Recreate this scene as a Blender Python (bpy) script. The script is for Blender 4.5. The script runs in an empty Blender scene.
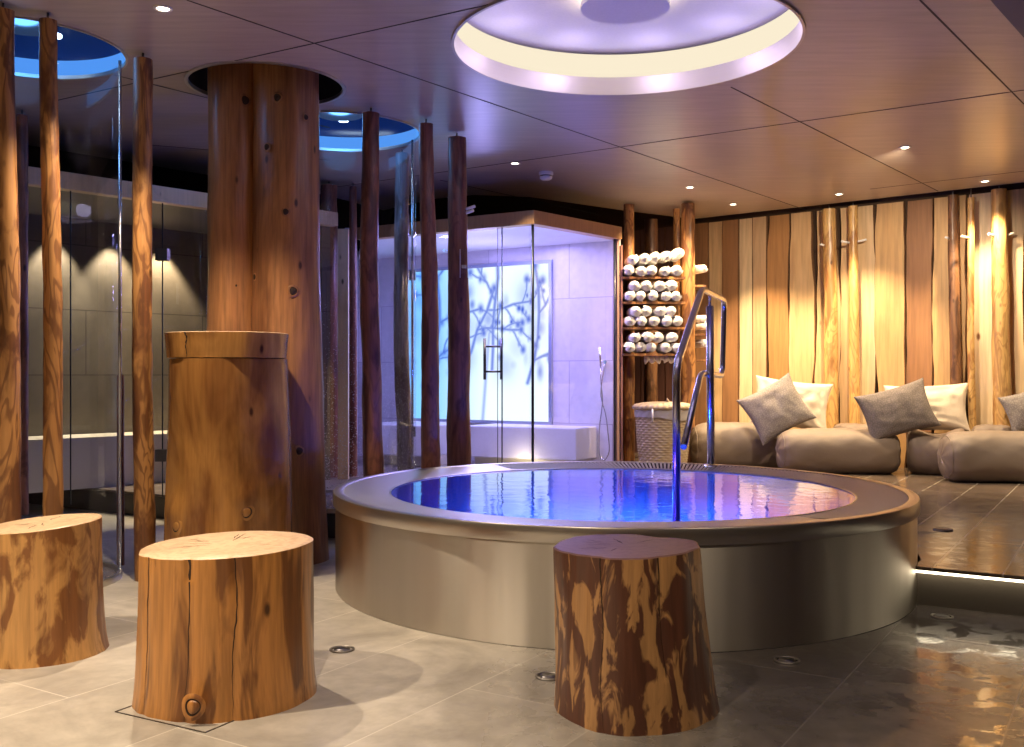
import bpy, math, random
from mathutils import Vector, Matrix, noise
PI = math.pi
C = bpy.context.scene.collection
CH = 1.10; TOP = 2.83; HC = TOP - CH; PH = 0.19      # eye height, ceiling, ceiling above eye, raised deck
F = 1000.0; HX = 512.0; HY = 375.0

# ---------- place helpers: a pixel and a known height or distance give a point in the room
def at(x, y, z):                     # point at height z
    d = F * (z - CH) / (HY - y)
    return Vector(((x - HX) / F * d, d, z))
def dep(x, y, d):                    # point at distance d
    return Vector(((x - HX) / F * d, d, CH + (HY - y) / F * d))
def ceil(x, y): return at(x, y, TOP)
def flo(x, y): return at(x, y, 0.0)
def deck(x, y): return at(x, y, PH)

# ---------- object helpers
def link(o, parent=None):
    C.objects.link(o)
    if parent is not None: o.parent = parent
    return o
def empty(name, loc=(0, 0, 0), rz=0.0, label=None, cat=None, group=None):
    o = bpy.data.objects.new(name, None); o.empty_display_size = 0.1
    o.location = loc; o.rotation_euler = (0, 0, rz); link(o)
    tag(o, label, cat, group)
    return o
def tag(o, label=None, cat=None, group=None, kind=None):
    if label: o['label'] = label
    if cat: o['category'] = cat
    if group: o['group'] = group
    if kind: o['kind'] = kind
    return o
class MB:
    def __init__(s): s.v = []; s.f = []; s.m = []; s.s = []
    def add(s, vs, fs, mi=0, sm=True):
        b = len(s.v); s.v += [tuple(p) for p in vs]
        for f in fs: s.f.append([i + b for i in f]); s.m.append(mi); s.s.append(sm)
        return b
    def box(s, lo, hi, mi=0, M=None):
        x0, y0, z0 = lo; x1, y1, z1 = hi
        vs = [Vector(p) for p in ((x0,y0,z0),(x1,y0,z0),(x1,y1,z0),(x0,y1,z0),(x0,y0,z1),(x1,y0,z1),(x1,y1,z1),(x0,y1,z1))]
        if M is not None: vs = [M @ p for p in vs]
        s.add(vs, [(0,3,2,1),(4,5,6,7),(0,1,5,4),(1,2,6,5),(2,3,7,6),(3,0,4,7)], mi, False)
    def prism(s, pts, z0, z1, mi=0):           # vertical prism over a plan outline
        n = len(pts)
        vs = [(p[0], p[1], z0) for p in pts] + [(p[0], p[1], z1) for p in pts]
        fs = [tuple(reversed(range(n))), tuple(range(n, 2*n))] + [(i, (i+1) % n, n + (i+1) % n, n + i) for i in range(n)]
        s.add(vs, fs, mi, False)
    def tube(s, pts, r, n=12, mi=0, caps=True):
        pts = [Vector(p) for p in pts]; rings = []
        rr = r if hasattr(r, '__len__') else [r] * len(pts)
        up = Vector((0.123, 0.456, 0.9)).normalized(); prev = None; vs = []
        for i, p in enumerate(pts):
            a = pts[max(0, i-1)]; b = pts[min(len(pts)-1, i+1)]
            t = (b - a).normalized()
            if prev is None:
                u = t.cross(up).normalized()
            else:
                u = (prev - t * prev.dot(t)).normalized()
            prev = u; w = t.cross(u)
            for k in range(n):
                an = 2*PI*k/n; vs.append(p + (u*math.cos(an) + w*math.sin(an)) * rr[i])
        fs = []
        for i in range(len(pts)-1):
            for k in range(n):
                k2 = (k+1) % n; fs.append((i*n+k, i*n+k2, (i+1)*n+k2, (i+1)*n+k))
        s.add(vs, fs, mi, True)
        if caps:
            b = len(s.v) - len(vs)
            s.f.append([b + k for k in reversed(range(n))]); s.m.append(mi); s.s.append(False)
            s.f.append([b + (len(pts)-1)*n + k for k in range(n)]); s.m.append(mi); s.s.append(False)
    def lathe(s, prof, n=64, mi=0, c=(0, 0), closed=False, sm=True):
        vs = [(c[0] + r*math.cos(2*PI*k/n), c[1] + r*math.sin(2*PI*k/n), z) for r, z in prof for k in range(n)]
        fs = []; m = len(prof)
        for i in range(m if closed else m-1):
            j = (i+1) % m
            for k in range(n):
                k2 = (k+1) % n; fs.append((i*n+k, i*n+k2, j*n+k2, j*n+k))
        s.add(vs, fs, mi, sm)
    def disc(s, r, z, n=64, mi=0, c=(0, 0)):
        s.add([(c[0] + r*math.cos(2*PI*k/n), c[1] + r*math.sin(2*PI*k/n), z) for k in range(n)], [tuple(range(n))], mi, False)
    def build(s, name, mats, parent=None, loc=None, sharp=None):
        me = bpy.data.meshes.new(name); me.from_pydata(s.v, [], s.f)
        if not isinstance(mats, (list, tuple)): mats = [mats]
        for m in mats: me.materials.append(m)
        for p, mi, sm in zip(me.polygons, s.m, s.s): p.material_index = mi; p.use_smooth = sm
        me.update()
        if sharp: me.set_sharp_from_angle(angle=math.radians(sharp))
        o = bpy.data.objects.new(name, me)
        if loc is not None: o.location = loc
        return link(o, parent)
def struct(o): o['kind'] = 'structure'; return o

def poly_holes(name, outer, holes, z, mat, thick=0.0, kind=True):
    cu = bpy.data.curves.new(name, 'CURVE'); cu.dimensions = '2D'; cu.fill_mode = 'BOTH'
    def spl(pts):
        sp = cu.splines.new('POLY'); sp.points.add(len(pts)-1); sp.use_cyclic_u = True
        for q, p in zip(sp.points, pts): q.co = (p[0], p[1], 0, 1)
    spl(outer)
    for (cx, cy, r) in holes:
        spl([(cx + r*math.cos(2*PI*k/96), cy + r*math.sin(2*PI*k/96)) for k in range(96)])
    cu.extrude = thick/2
    t = bpy.data.objects.new('tmp', cu); C.objects.link(t)
    dg = bpy.context.evaluated_depsgraph_get(); dg.update()
    me = bpy.data.meshes.new_from_object(t.evaluated_get(dg)); me.name = name
    bpy.data.objects.remove(t); bpy.data.curves.remove(cu)
    me.materials.clear(); me.materials.append(mat)
    for p in me.polygons: p.use_smooth = False
    o = bpy.data.objects.new(name, me); o.location = (0, 0, z); link(o)
    return struct(o) if kind else o

# ---------- materials
def mat(name):
    m = bpy.data.materials.new(name); m.use_nodes = True
    nt = m.node_tree; nt.nodes.clear()
    out = nt.nodes.new('ShaderNodeOutputMaterial')
    return m, nt, out
def N(nt, t, ins=None, **kw):
    n = nt.nodes.new('ShaderNode' + t)
    for k, v in kw.items(): setattr(n, k, v)
    for k, v in (ins or {}).items():
        if isinstance(v, bpy.types.NodeSocket): nt.links.new(v, n.inputs[k])
        else: n.inputs[k].default_value = v
    return n
def col(c): return (c[0], c[1], c[2], 1.0)
def ramp(nt, fac, stops, interp='LINEAR'):
    r = N(nt, 'ValToRGB', {'Fac': fac}); cr = r.color_ramp; cr.interpolation = interp
    while len(cr.elements) > 1: cr.elements.remove(cr.elements[-1])
    cr.elements[0].position = stops[0][0]; cr.elements[0].color = col(stops[0][1])
    for p, c in stops[1:]:
        e = cr.elements.new(p); e.color = col(c)
    return r.outputs['Color']
def g(v): return (v, v, v)
def mixc(nt, fac, a, b, mode='MIX'):
    n = nt.nodes.new('ShaderNodeMix'); n.data_type = 'RGBA'; n.blend_type = mode
    for k, v in ((0, fac), (6, a), (7, b)):
        if isinstance(v, bpy.types.NodeSocket): nt.links.new(v, n.inputs[k])
        elif k == 0: n.inputs[0].default_value = v
        else: n.inputs[k].default_value = col(v)
    return n.outputs[2]
def bump(nt, h, strength=0.3, dist=0.01):
    return N(nt, 'Bump', {'Height': h, 'Strength': strength, 'Distance': dist}).outputs['Normal']
def coords(nt, scale=(1, 1, 1), rot=(0, 0, 0), kind='Object', rnd=False):
    tc = N(nt, 'TexCoord').outputs[kind]
    mp = N(nt, 'Mapping', {'Vector': tc, 'Scale': scale, 'Rotation': rot})
    if rnd:
        oi = N(nt, 'ObjectInfo').outputs['Random']
        mu = N(nt, 'Math', {0: oi, 1: 37.0}, operation='MULTIPLY').outputs[0]
        cx = N(nt, 'CombineXYZ', {'X': mu, 'Y': mu, 'Z': mu}).outputs[0]
        return N(nt, 'VectorMath', {0: mp.outputs[0], 1: cx}, operation='ADD').outputs[0]
    return mp.outputs[0]
def noi(nt, vec, scale, detail=3, rough=0.5, dist=0.0):
    return N(nt, 'TexNoise', {'Vector': vec, 'Scale': scale, 'Detail': detail, 'Roughness': rough, 'Distortion': dist}).outputs['Fac']
def fin(nt, out, base, rough=0.5, metal=0.0, normal=None, **kw):
    ins = {'Base Color': base if isinstance(base, bpy.types.NodeSocket) else col(base), 'Roughness': rough, 'Metallic': metal}
    ins.update(kw)
    p = N(nt, 'BsdfPrincipled', ins)
    if normal is not None: nt.links.new(normal, p.inputs['Normal'])
    nt.links.new(p.outputs[0], out.inputs[0]); return p
def plain(name, c, rough=0.5, metal=0.0, nscale=60, amt=0.12, bmp=0.1):
    m, nt, out = mat(name)
    n = noi(nt, coords(nt), nscale, 3)
    c2 = tuple(x*(1-amt) for x in c)
    fin(nt, out, mixc(nt, n, c, c2), rough, metal, bump(nt, n, bmp, 0.002)); return m
def wood(name, light, mid, dark, patch=0.5, psc=6.0, stretch=0.28, rough=0.38, soft=0.03, grain=0.5, swirl=0.0, swc=None):
    """round timber with the bark peeled off: large ragged patches of two tones over long grain"""
    m, nt, out = mat(name)
    v = coords(nt, (1, 1, stretch), rnd=True)
    n1 = noi(nt, v, psc, 4, 0.55, 0.7)
    n2 = noi(nt, coords(nt, (1, 1, 0.05), rnd=True), 55, 4, 0.6)
    n3 = noi(nt, coords(nt, (1, 1, 0.5), rnd=True), psc*0.45, 2)
    base = mixc(nt, n3, light, mid)
    f = ramp(nt, n1, [(0, g(0)), (max(0.0, patch-soft), g(0)), (patch+soft, g(1))])
    c = mixc(nt, f, dark, base)
    if swirl > 0:
        w = noi(nt, coords(nt, (1, 1, 0.22), rnd=True), 7.0, 2, 0.45, 1.2)
        ww = N(nt, 'Math', {0: w, 1: 46.0}, operation='MULTIPLY').outputs[0]
        sn = N(nt, 'Math', {0: ww}, operation='SINE').outputs[0]
        sf = ramp(nt, sn, [(0.25, g(0)), (0.85, g(swirl))])
        c = mixc(nt, sf, c, swc or dark)
    gr = ramp(nt, n2, [(0.28, g(1-grain)), (0.62, g(1.0))])
    c = mixc(nt, 1.0, c, gr, 'MULTIPLY')
    kn = N(nt, 'TexVoronoi', {'Vector': coords(nt, (1, 1, 0.45), rnd=True), 'Scale': 7.0, 'Randomness': 1.0}).outputs['Distance']
    kf = ramp(nt, kn, [(0.045, g(1)), (0.10, g(0))])
    c = mixc(nt, kf, c, tuple(x*0.32 for x in dark))
    h = mixc(nt, 0.5, n2, n1)
    fin(nt, out, c, rough, 0, bump(nt, h, 0.35, 0.006), **{'Coat Weight': 0.25, 'Coat Roughness': 0.25}); return m
def sawn(name, light, dark, rough=0.45):
    """end grain: growth rings and radial checks"""
    m, nt, out = mat(name)
    v = coords(nt, (1, 1, 1))
    n = noi(nt, v, 6, 4, 0.6)
    d = N(nt, 'VectorMath', {0: v}, operation='LENGTH').outputs['Value']
    a = N(nt, 'Math', {0: d, 1: n}, operation='MULTIPLY_ADD'); a.inputs[2].default_value = 0.0
    s1 = N(nt, 'Math', {0: N(nt, 'Math', {0: d, 1: N(nt, 'Math', {0: n, 1: 0.09}, operation='MULTIPLY').outputs[0]}, operation='ADD').outputs[0], 1: 420.0}, operation='MULTIPLY').outputs[0]
    sn = N(nt, 'Math', {0: s1}, operation='SINE').outputs[0]
    rg = ramp(nt, sn, [(0.0, g(0.0)), (1.0, g(0.35))])
    c = mixc(nt, rg, light, dark)
    n2 = noi(nt, v, 3.0, 3)
    c = mixc(nt, ramp(nt, n2, [(0.4, g(0)), (0.7, g(0.55))]), c, dark)
    n3 = noi(nt, v, 45, 3); c = mixc(nt, ramp(nt, n3, [(0.5, g(0)), (0.8, g(0.4))]), c, tuple(x*0.6 for x in dark))
    fin(nt, out, c, rough, 0, bump(nt, n3, 0.3, 0.003)); return m
def metal(name, c=(0.62, 0.60, 0.57), rough=0.28, aniso=0.0, rot=0.0):
    m, nt, out = mat(name)
    n = noi(nt, coords(nt, (1, 1, 60)), 3, 2)
    r = N(nt, 'MapRange', {'Value': n, 'To Min': rough*0.85, 'To Max': rough*1.2}).outputs[0]
    kw = {}
    if aniso:
        tg = N(nt, 'Tangent', direction_type='RADIAL', axis='Z').outputs[0]
        kw = {'Anisotropic': aniso, 'Anisotropic Rotation': rot, 'Tangent': tg}
    fin(nt, out, c, r, 1.0, None, **kw); return m
def glass(name, tint=(0.93, 0.95, 0.98), ior=1.5, drops=0.0, gl=(1, 1, 1), k=1.0):
    m, nt, out = mat(name)
    tr = N(nt, 'BsdfTransparent', {'Color': col(tint)}).outputs[0]
    gs = N(nt, 'BsdfGlossy', {'Color': col(gl), 'Roughness': 0.0}).outputs[0]
    fr = N(nt, 'Math', {0: N(nt, 'Fresnel', {'IOR': ior}).outputs[0], 1: k}, operation='MULTIPLY').outputs[0]
    sh = N(nt, 'MixShader', {0: fr, 1: tr, 2: gs}).outputs[0]
    if drops:
        vo = N(nt, 'TexVoronoi', {'Vector': coords(nt, (1, 1, 1)), 'Scale': drops}).outputs['Distance']
        zz = N(nt, 'SeparateXYZ', {0: coords(nt)}).outputs['Z']
        zt = N(nt, 'MapRange', {'Value': zz, 'From Min': 0.2, 'From Max': 2.1, 'To Min': 0.22, 'To Max': 0.02}).outputs[0]
        k = N(nt, 'Math', {0: vo, 1: zt}, operation='LESS_THAN').outputs[0]
        k2 = N(nt, 'Math', {0: k, 1: 0.7}, operation='MULTIPLY').outputs[0]
        df = N(nt, 'BsdfDiffuse', {'Color': (0.9, 0.9, 0.95, 1)}).outputs[0]
        sh = N(nt, 'MixShader', {0: k2, 1: sh, 2: df}).outputs[0]
    nt.links.new(sh, out.inputs[0]); return m
def emit(name, c, s):
    m, nt, out = mat(name)
    e = N(nt, 'Emission', {'Color': col(c), 'Strength': s}); nt.links.new(e.outputs[0], out.inputs[0]); return m
def rot_coords(nt, ang, scale=(1, 1, 1)): return coords(nt, scale, (0, 0, ang))

GRID = math.atan2(1000, 620)      # direction the floor and ceiling joints run, towards the right rear

def tile_mat(name, c1, c2, grout, bw, bh, rough, wet=False, off=(0, 0), msize=0.006, vertical=None, rot=0.0, cloud=1.6, bmp=0.25):
    m, nt, out = mat(name)
    tc = N(nt, 'TexCoord').outputs['Object']
    if vertical is not None:     # wall tiles: x runs along the wall, y is height
        mp = N(nt, 'Mapping', {'Vector': tc, 'Rotation': (0, 0, -vertical)}).outputs[0]
        sx = N(nt, 'SeparateXYZ', {0: mp})
        bv = N(nt, 'CombineXYZ', {'X': sx.outputs['X'], 'Y': sx.outputs['Z'], 'Z': 0.0}).outputs[0]
    else:
        bv = N(nt, 'Mapping', {'Vector': tc, 'Rotation': (0, 0, -rot), 'Location': (off[0], off[1], 0)}).outputs[0]
    br = nt.nodes.new('ShaderNodeTexBrick')
    nt.links.new(bv, br.inputs['Vector'])
    for k, v in (('Color1', col(g(1))), ('Color2', col(g(0.86))), ('Mortar', col(g(0))), ('Scale', 1.0), ('Mortar Size', msize/2), ('Brick Width', bw), ('Row Height', bh), ('Mortar Smooth', 0.1)):
        br.inputs[k].default_value = v
    br.offset = 0.5
    n1 = noi(nt, tc, cloud, 6, 0.66, 0.8); n2 = noi(nt, tc, 14, 5, 0.6)
    base = mixc(nt, ramp(nt, n1, [(0.32, g(0)), (0.68, g(1))]), c1, c2)
    base = mixc(nt, ramp(nt, n2, [(0.4, g(0)), (0.75, g(0.35))]), base, tuple(x*0.72 for x in c1))
    base = mixc(nt, 1.0, base, br.outputs['Color'], 'MULTIPLY')
    c = mixc(nt, br.outputs['Fac'], base, grout)
    r = N(nt, 'MapRange', {'Value': n2, 'To Min': rough*0.8, 'To Max': rough*1.25}).outputs[0]
    nm = bump(nt, n2, bmp, 0.004)
    if wet:
        # splashed water near the pool and the deck: darker stone and glossy puddles
        sx = N(nt, 'SeparateXYZ', {0: tc})
        wx = N(nt, 'MapRange', {'Value': sx.outputs['X'], 'From Min': wet[0], 'From Max': wet[1]}).outputs[0]
        n3 = noi(nt, tc, 2.1, 3, 0.55); n4 = noi(nt, tc, 7.0, 4, 0.6, 0.4)
        a = N(nt, 'Math', {0: wx, 1: N(nt, 'Math', {0: n3, 1: 0.45}, operation='MULTIPLY_ADD').outputs[0]}, operation='MULTIPLY').outputs[0]
        nt.nodes[-2].inputs[2].default_value = 0.78 if len(nt.nodes) else 0.0
        damp = N(nt, 'MapRange', {'Value': a, 'From Min': 0.1, 'From Max': 0.9}).outputs[0]
        c = mixc(nt, damp, c, mixc(nt, 1.0, c, wet[2], 'MULTIPLY'))
        pud = ramp(nt, n4, [(0.50, g(0)), (0.56, g(1))])
        pf = N(nt, 'Math', {0: N(nt, 'SeparateColor', {0: pud}).outputs[0], 1: damp}, operation='MULTIPLY').outputs[0]
        r1 = N(nt, 'MapRange', {'Value': damp, 'To Min': rough, 'To Max': rough*0.62}).outputs[0]
        r = N(nt, 'Mix', {0: pf, 2: r1, 3: 0.07}).outputs[0]
    fin(nt, out, c, r, 0, nm); return m

M = {}
M['stool_a'] = wood('peeled_log_blotched', (0.66,0.37,0.13), (0.50,0.25,0.075), (0.24,0.095,0.028), 0.50, 12, 0.40, 0.40, 0.05, 0.35)
M['stool_b'] = wood('peeled_log_honey', (0.58,0.27,0.075), (0.46,0.19,0.045), (0.20,0.075,0.02), 0.43, 12.0, 0.16, 0.36, 0.05, 0.4)
M['stool_c'] = wood('peeled_log_redbrown', (0.52,0.28,0.11), (0.40,0.20,0.075), (0.11,0.04,0.022), 0.52, 15, 0.36, 0.4, 0.03, 0.35)
M['crack'] = plain('dark_crack', (0.035,0.016,0.008), 0.8)
M['sawn_light'] = sawn('sawn_log_end', (0.66,0.46,0.28), (0.38,0.22,0.11))
M['sawn_red'] = sawn('sawn_log_end_red', (0.17,0.085,0.065), (0.10,0.04,0.03))
M['trunk'] = wood('column_trunk_wood', (0.46,0.215,0.085), (0.33,0.14,0.055), (0.19,0.075,0.03), 0.44, 4.0, 0.22, 0.40, 0.12, 0.45)
M['pedestal'] = wood('pedestal_wood', (0.60,0.31,0.09), (0.40,0.175,0.045), (0.20,0.075,0.022), 0.47, 4.5, 0.30, 0.26, 0.12, 0.25)
M['pole_warm'] = wood('pole_wood_warm', (0.50,0.25,0.085), (0.38,0.17,0.05), (0.15,0.055,0.02), 0.48, 9, 0.3, 0.45, 0.05, 0.32, 0.8, (0.17,0.065,0.022))
M['pole_red'] = wood('pole_wood_red', (0.32,0.125,0.075), (0.25,0.09,0.055), (0.13,0.045,0.03), 0.45, 8, 0.3, 0.45, 0.05, 0.35, 0.4, (0.12,0.04,0.03))
M['pole_grey'] = wood('pole_wood_grey', (0.42,0.38,0.40), (0.34,0.30,0.32), (0.18,0.14,0.14), 0.45, 8, 0.3, 0.5, 0.05, 0.35, 0.3)
M['pole_pale'] = wood('pole_wood_pale', (0.76,0.50,0.20), (0.64,0.37,0.12), (0.33,0.15,0.05), 0.40, 6, 0.3, 0.45, 0.06, 0.3, 0.45, (0.33,0.15,0.05))
M['pole_dark'] = wood('pole_wood_dark', (0.24,0.12,0.055), (0.19,0.085,0.04), (0.08,0.035,0.018), 0.45, 8, 0.3, 0.5, 0.05, 0.4, 0.3)
M['beam'] = wood('header_beam_wood', (0.58,0.33,0.14), (0.50,0.27,0.11), (0.42,0.21,0.08), 0.30, 3, 1, 0.45, 0.15, 0.15)
M['beam_pale'] = wood('header_beam_pale', (0.80,0.58,0.36), (0.72,0.50,0.30), (0.42,0.27,0.15), 0.30, 3, 1, 0.45, 0.15, 0.15)
def brushed():
    m, nt, out = mat('brushed_steel')
    n2 = noi(nt, coords(nt, (1, 1, 0.02)), 9, 3)
    r = N(nt, 'MapRange', {'Value': n2, 'To Min': 0.34, 'To Max': 0.46}).outputs[0]
    tg = N(nt, 'Tangent', direction_type='RADIAL', axis='Z').outputs[0]
    nb = noi(nt, coords(nt, (1, 1, 0.02)), 2.2, 2)
    fin(nt, out, mixc(nt, n2, (0.58,0.54,0.48), (0.72,0.68,0.62)), r, 1.0, bump(nt, nb, 0.5, 0.05), **{'Anisotropic': 0.9, 'Anisotropic Rotation': 0.25, 'Tangent': tg}); return m
M['steel'] = brushed()
M['steel_rim'] = metal('rim_steel', (0.60,0.57,0.53), 0.33)
M['drain'] = metal('dull_drain_steel', (0.24,0.22,0.20), 0.5)
M['chrome'] = metal('polished_steel_tube', (0.72,0.71,0.73), 0.24)
M['steel_dark'] = metal('dark_steel', (0.16,0.15,0.15), 0.35)
M['glass'] = glass('clear_glass')
M['glass_cyl'] = glass('shower_glass', (0.90,0.93,0.98), 1.45, 0.0, (1,1,1), 0.14)
M['glass_wet'] = glass('splashed_shower_glass', (0.93,0.94,0.98), 1.5, 55.0, (1,1,1), 0.16)
M['glass_edge'] = plain('glass_edge_seal', (0.02,0.03,0.04), 0.3)
M['ceiling'] = None
def ceiling_mat():
    m, nt, out = mat('ceiling_panel')
    v = rot_coords(nt, -0.55, (1, 9, 1))
    n = noi(nt, v, 2.2, 5, 0.6); n2 = noi(nt, coords(nt), 90, 2); n3 = noi(nt, coords(nt), 1.1, 3)
    c = mixc(nt, ramp(nt, n, [(0.3, g(0)), (0.7, g(1))]), (0.34,0.275,0.22), (0.47,0.39,0.32))
    c = mixc(nt, ramp(nt, n3, [(0.4, g(0)), (0.7, g(0.35))]), c, (0.29,0.23,0.185))
    r = N(nt, 'MapRange', {'Value': n, 'To Min': 0.27, 'To Max': 0.40}).outputs[0]
    fin(nt, out, c, r, 0, bump(nt, n2, 0.15, 0.002)); return m
M['ceiling'] = ceiling_mat()
M['joint'] = plain('ceiling_joint_dark', (0.03,0.022,0.018), 0.7)
M['void'] = plain('black_void_paint', (0.012,0.012,0.022), 0.8)
M['plaster'] = plain('skylight_plaster', (0.84,0.80,0.86), 0.7)
M['floor'] = tile_mat('stone_floor', (0.30,0.27,0.23), (0.60,0.55,0.47), (0.56,0.52,0.45), 1.6, 0.55, 0.42, wet=(-0.6, 0.9, (0.24,0.23,0.25)), rot=GRID, off=(0.3, 0.22))
M['deck'] = tile_mat('deck_tile', (0.16,0.125,0.095), (0.22,0.17,0.135), (0.50,0.46,0.38), 2.4, 0.30, 0.30, wet=(0.5, 2.5, (0.75,0.72,0.70)), rot=GRID, off=(0, 0.1), msize=0.010)
M['riser'] = plain('step_riser_stone', (0.10,0.085,0.07), 0.6)
VP2A = math.atan2(1000, -1612)
M['tile_cool'] = tile_mat('pale_wall_tile', (0.60,0.57,0.62), (0.70,0.66,0.70), (0.38,0.35,0.42), 0.95, 0.62, 0.35, vertical=VP2A, cloud=1.2, bmp=0.05, msize=0.008)
M['tile_dark'] = tile_mat('dark_wall_tile', (0.13,0.11,0.085), (0.18,0.15,0.115), (0.06,0.05,0.04), 1.1, 0.55, 0.30, vertical=math.atan2(.9, .82), cloud=1.2, bmp=0.08, msize=0.008)
M['bench_white'] = plain('white_bench_stone', (0.68,0.65,0.66), 0.4)
M['bench_warm'] = plain('warm_bench_stone', (0.62,0.56,0.46), 0.4)
M['white'] = plain('white_plastic', (0.80,0.79,0.77), 0.4)
M['led_warm'] = emit('warm_led', (1.0,0.84,0.58), 6.0)
M['cove_glow'] = emit('cream_cove_glow', (1.0,0.88,0.66), 0.84)  # light on the skylight cove wall, put in as an even glow
M['dome_glow'] = emit('blue_wall_glow', (0.10,0.36,1.0), 0.8)  # blue light on the dome side wall, put in as emission
M['led_spot'] = emit('spot_lens', (1.0,0.86,0.62), 16.0)
M['led_cold'] = emit('cold_lens', (0.65,0.85,1.0), 10.0)
M['dark_blue'] = plain('dark_blue_gloss', (0.02,0.05,0.16), 0.15)
def towel_mat():
    m, nt, out = mat('white_terry')
    n = noi(nt, coords(nt), 260, 2); n2 = noi(nt, coords(nt), 18, 2)
    fin(nt, out, mixc(nt, n2, (0.88,0.87,0.85), (0.78,0.76,0.74)), 0.95, 0, bump(nt, n, 0.6, 0.004), **{'Sheen Weight': 0.3}); return m
M['towel'] = towel_mat()
def fabric(name, c1, c2, sc=160, rough=0.85, speck=False, wr=0.3):
    m, nt, out = mat(name)
    n = noi(nt, coords(nt), sc, 2); n2 = noi(nt, coords(nt), 7, 4, 0.55, 0.4)
    if speck:
        vo = N(nt, 'TexVoronoi', {'Vector': coords(nt), 'Scale': 55.0}, feature='DISTANCE_TO_EDGE').outputs['Distance']
        f = ramp(nt, vo, [(0.04, g(1)), (0.16, g(0))])
    else: f = n
    c = mixc(nt, f, c1, c2)
    fin(nt, out, c, rough, 0, bump(nt, mixc(nt, 0.35, n2, n), wr, 0.02)); return m
M['bag'] = fabric('taupe_beanbag', (0.20,0.155,0.12), (0.165,0.125,0.095), 200, 0.6)
M['bag_dark'] = fabric('brown_beanbag', (0.17,0.125,0.095), (0.14,0.10,0.08), 200, 0.6)
M['cush_cream'] = fabric('cream_cotton', (0.66,0.57,0.46), (0.58,0.49,0.39), 200, 0.9, wr=0.6)
M['cush_grey'] = fabric('grey_felt', (0.27,0.24,0.225), (0.18,0.16,0.15), 200, 0.9, True)
M['cush_dark'] = fabric('dark_grey_felt', (0.175,0.15,0.14), (0.12,0.10,0.095), 200, 0.9, True)
def wicker_mat():
    m, nt, out = mat('wicker')
    n = noi(nt, coords(nt, (1, 1, 6)), 24, 3)
    fin(nt, out, mixc(nt, ramp(nt, n, [(0.3, g(0)), (0.7, g(1))]), (0.50,0.40,0.25), (0.28,0.20,0.12)), 0.6); return m
M['wicker'] = wicker_mat()
def board_mat():
    m, nt, out = mat('waney_board')
    rnd = N(nt, 'NewGeometry').outputs['Random Per Island']
    base = ramp(nt, rnd, [(0.0, (0.44,0.23,0.09)), (0.12, (0.58,0.37,0.17)), (0.30, (0.72,0.54,0.32)), (0.46, (0.58,0.40,0.24)), (0.60, (0.76,0.60,0.38)), (0.78, (0.30,0.15,0.07)), (0.88, (0.66,0.46,0.25))], 'CONSTANT')
    off = N(nt, 'CombineXYZ', {'X': N(nt, 'Math', {0: rnd, 1: 40.0}, operation='MULTIPLY').outputs[0], 'Z': N(nt, 'Math', {0: rnd, 1: 13.0}, operation='MULTIPLY').outputs[0]}).outputs[0]
    def cc(s): return N(nt, 'VectorMath', {0: coords(nt, s), 1: off}, operation='ADD').outputs[0]
    n = noi(nt, cc((1, 1, 0.06)), 34, 4, 0.6); n2 = noi(nt, cc((1, 1, 0.25)), 3.2, 3, 0.5, 0.5)
    c = mixc(nt, 1.0, base, ramp(nt, n, [(0.30, g(0.72)), (0.6, g(1.0))]), 'MULTIPLY')
    c = mixc(nt, ramp(nt, n2, [(0.45, g(0)), (0.75, g(0.5))]), c, (0.42,0.22,0.09))
    kn = N(nt, 'TexVoronoi', {'Vector': cc((1, 1, 0.5)), 'Scale': 3.0}).outputs['Distance']
    c = mixc(nt, ramp(nt, kn, [(0.03, g(1)), (0.07, g(0))]), c, (0.16,0.07,0.03))
    fin(nt, out, c, 0.5, 0, bump(nt, n, 0.25, 0.003)); return m
M['board'] = board_mat()
M['bark'] = plain('board_bark_edge', (0.22,0.105,0.045), 0.8, nscale=40, amt=0.6)
M['board_dark'] = wood('dark_board', (0.15,0.07,0.05), (0.12,0.05,0.04), (0.07,0.03,0.025), 0.4, 3, 0.2, 0.5, 0.1, 0.3)
def water_mat():
    m, nt, out = mat('pool_water')
    n = noi(nt, coords(nt, (1, 1, 1)), 7.0, 3, 0.5, 0.4)
    nm = bump(nt, n, 0.22, 0.010)
    tr = N(nt, 'BsdfTransparent', {'Color': (0.42, 0.45, 0.98, 1)}).outputs[0]
    gs = N(nt, 'BsdfGlossy', {'Color': (1, 1, 1, 1), 'Roughness': 0.03, 'Normal': nm}).outputs[0]
    fr = N(nt, 'Fresnel', {'IOR': 1.33, 'Normal': nm}).outputs[0]
    nt.links.new(N(nt, 'MixShader', {0: fr, 1: tr, 2: gs}).outputs[0], out.inputs[0]); return m
M['water'] = water_mat()
M['basin'] = plain('basin_liner', (0.05,0.05,0.15), 0.35)

# ---------- key places
POOL = Vector((0.577, 5.468)); PR = 1.532
E0 = flo(912, 606); ED = Vector((-1612, 1000)).normalized()     # front edge line of the raised deck
def edge_pt(s): return (E0.x + ED.x*s, E0.y + ED.y*s)
HOLE_A = (-2.60, 5.30, 0.52); HOLE_B = (-1.464, 5.965, 0.453); HOLE_C = (-1.23, 7.13, 0.575)
SKY = Vector((0.592*1.0, 5.24)); SR = 0.90
WA = Vector((2.07, 11.3)); WD = (Vector((4.69, 9.16)) - WA).normalized(); WN = Vector((WD.y, -WD.x))
if WN.y > 0: WN = -WN
def wallpt(s, off=0.0): p = WA + WD*s + WN*off; return (p.x, p.y)
def wall_s(px):                 # distance along the timber wall at picture column px
    a = (px - HX)/F
    return (a*WA.y - WA.x) / (WD.x - a*WD.y)

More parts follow.
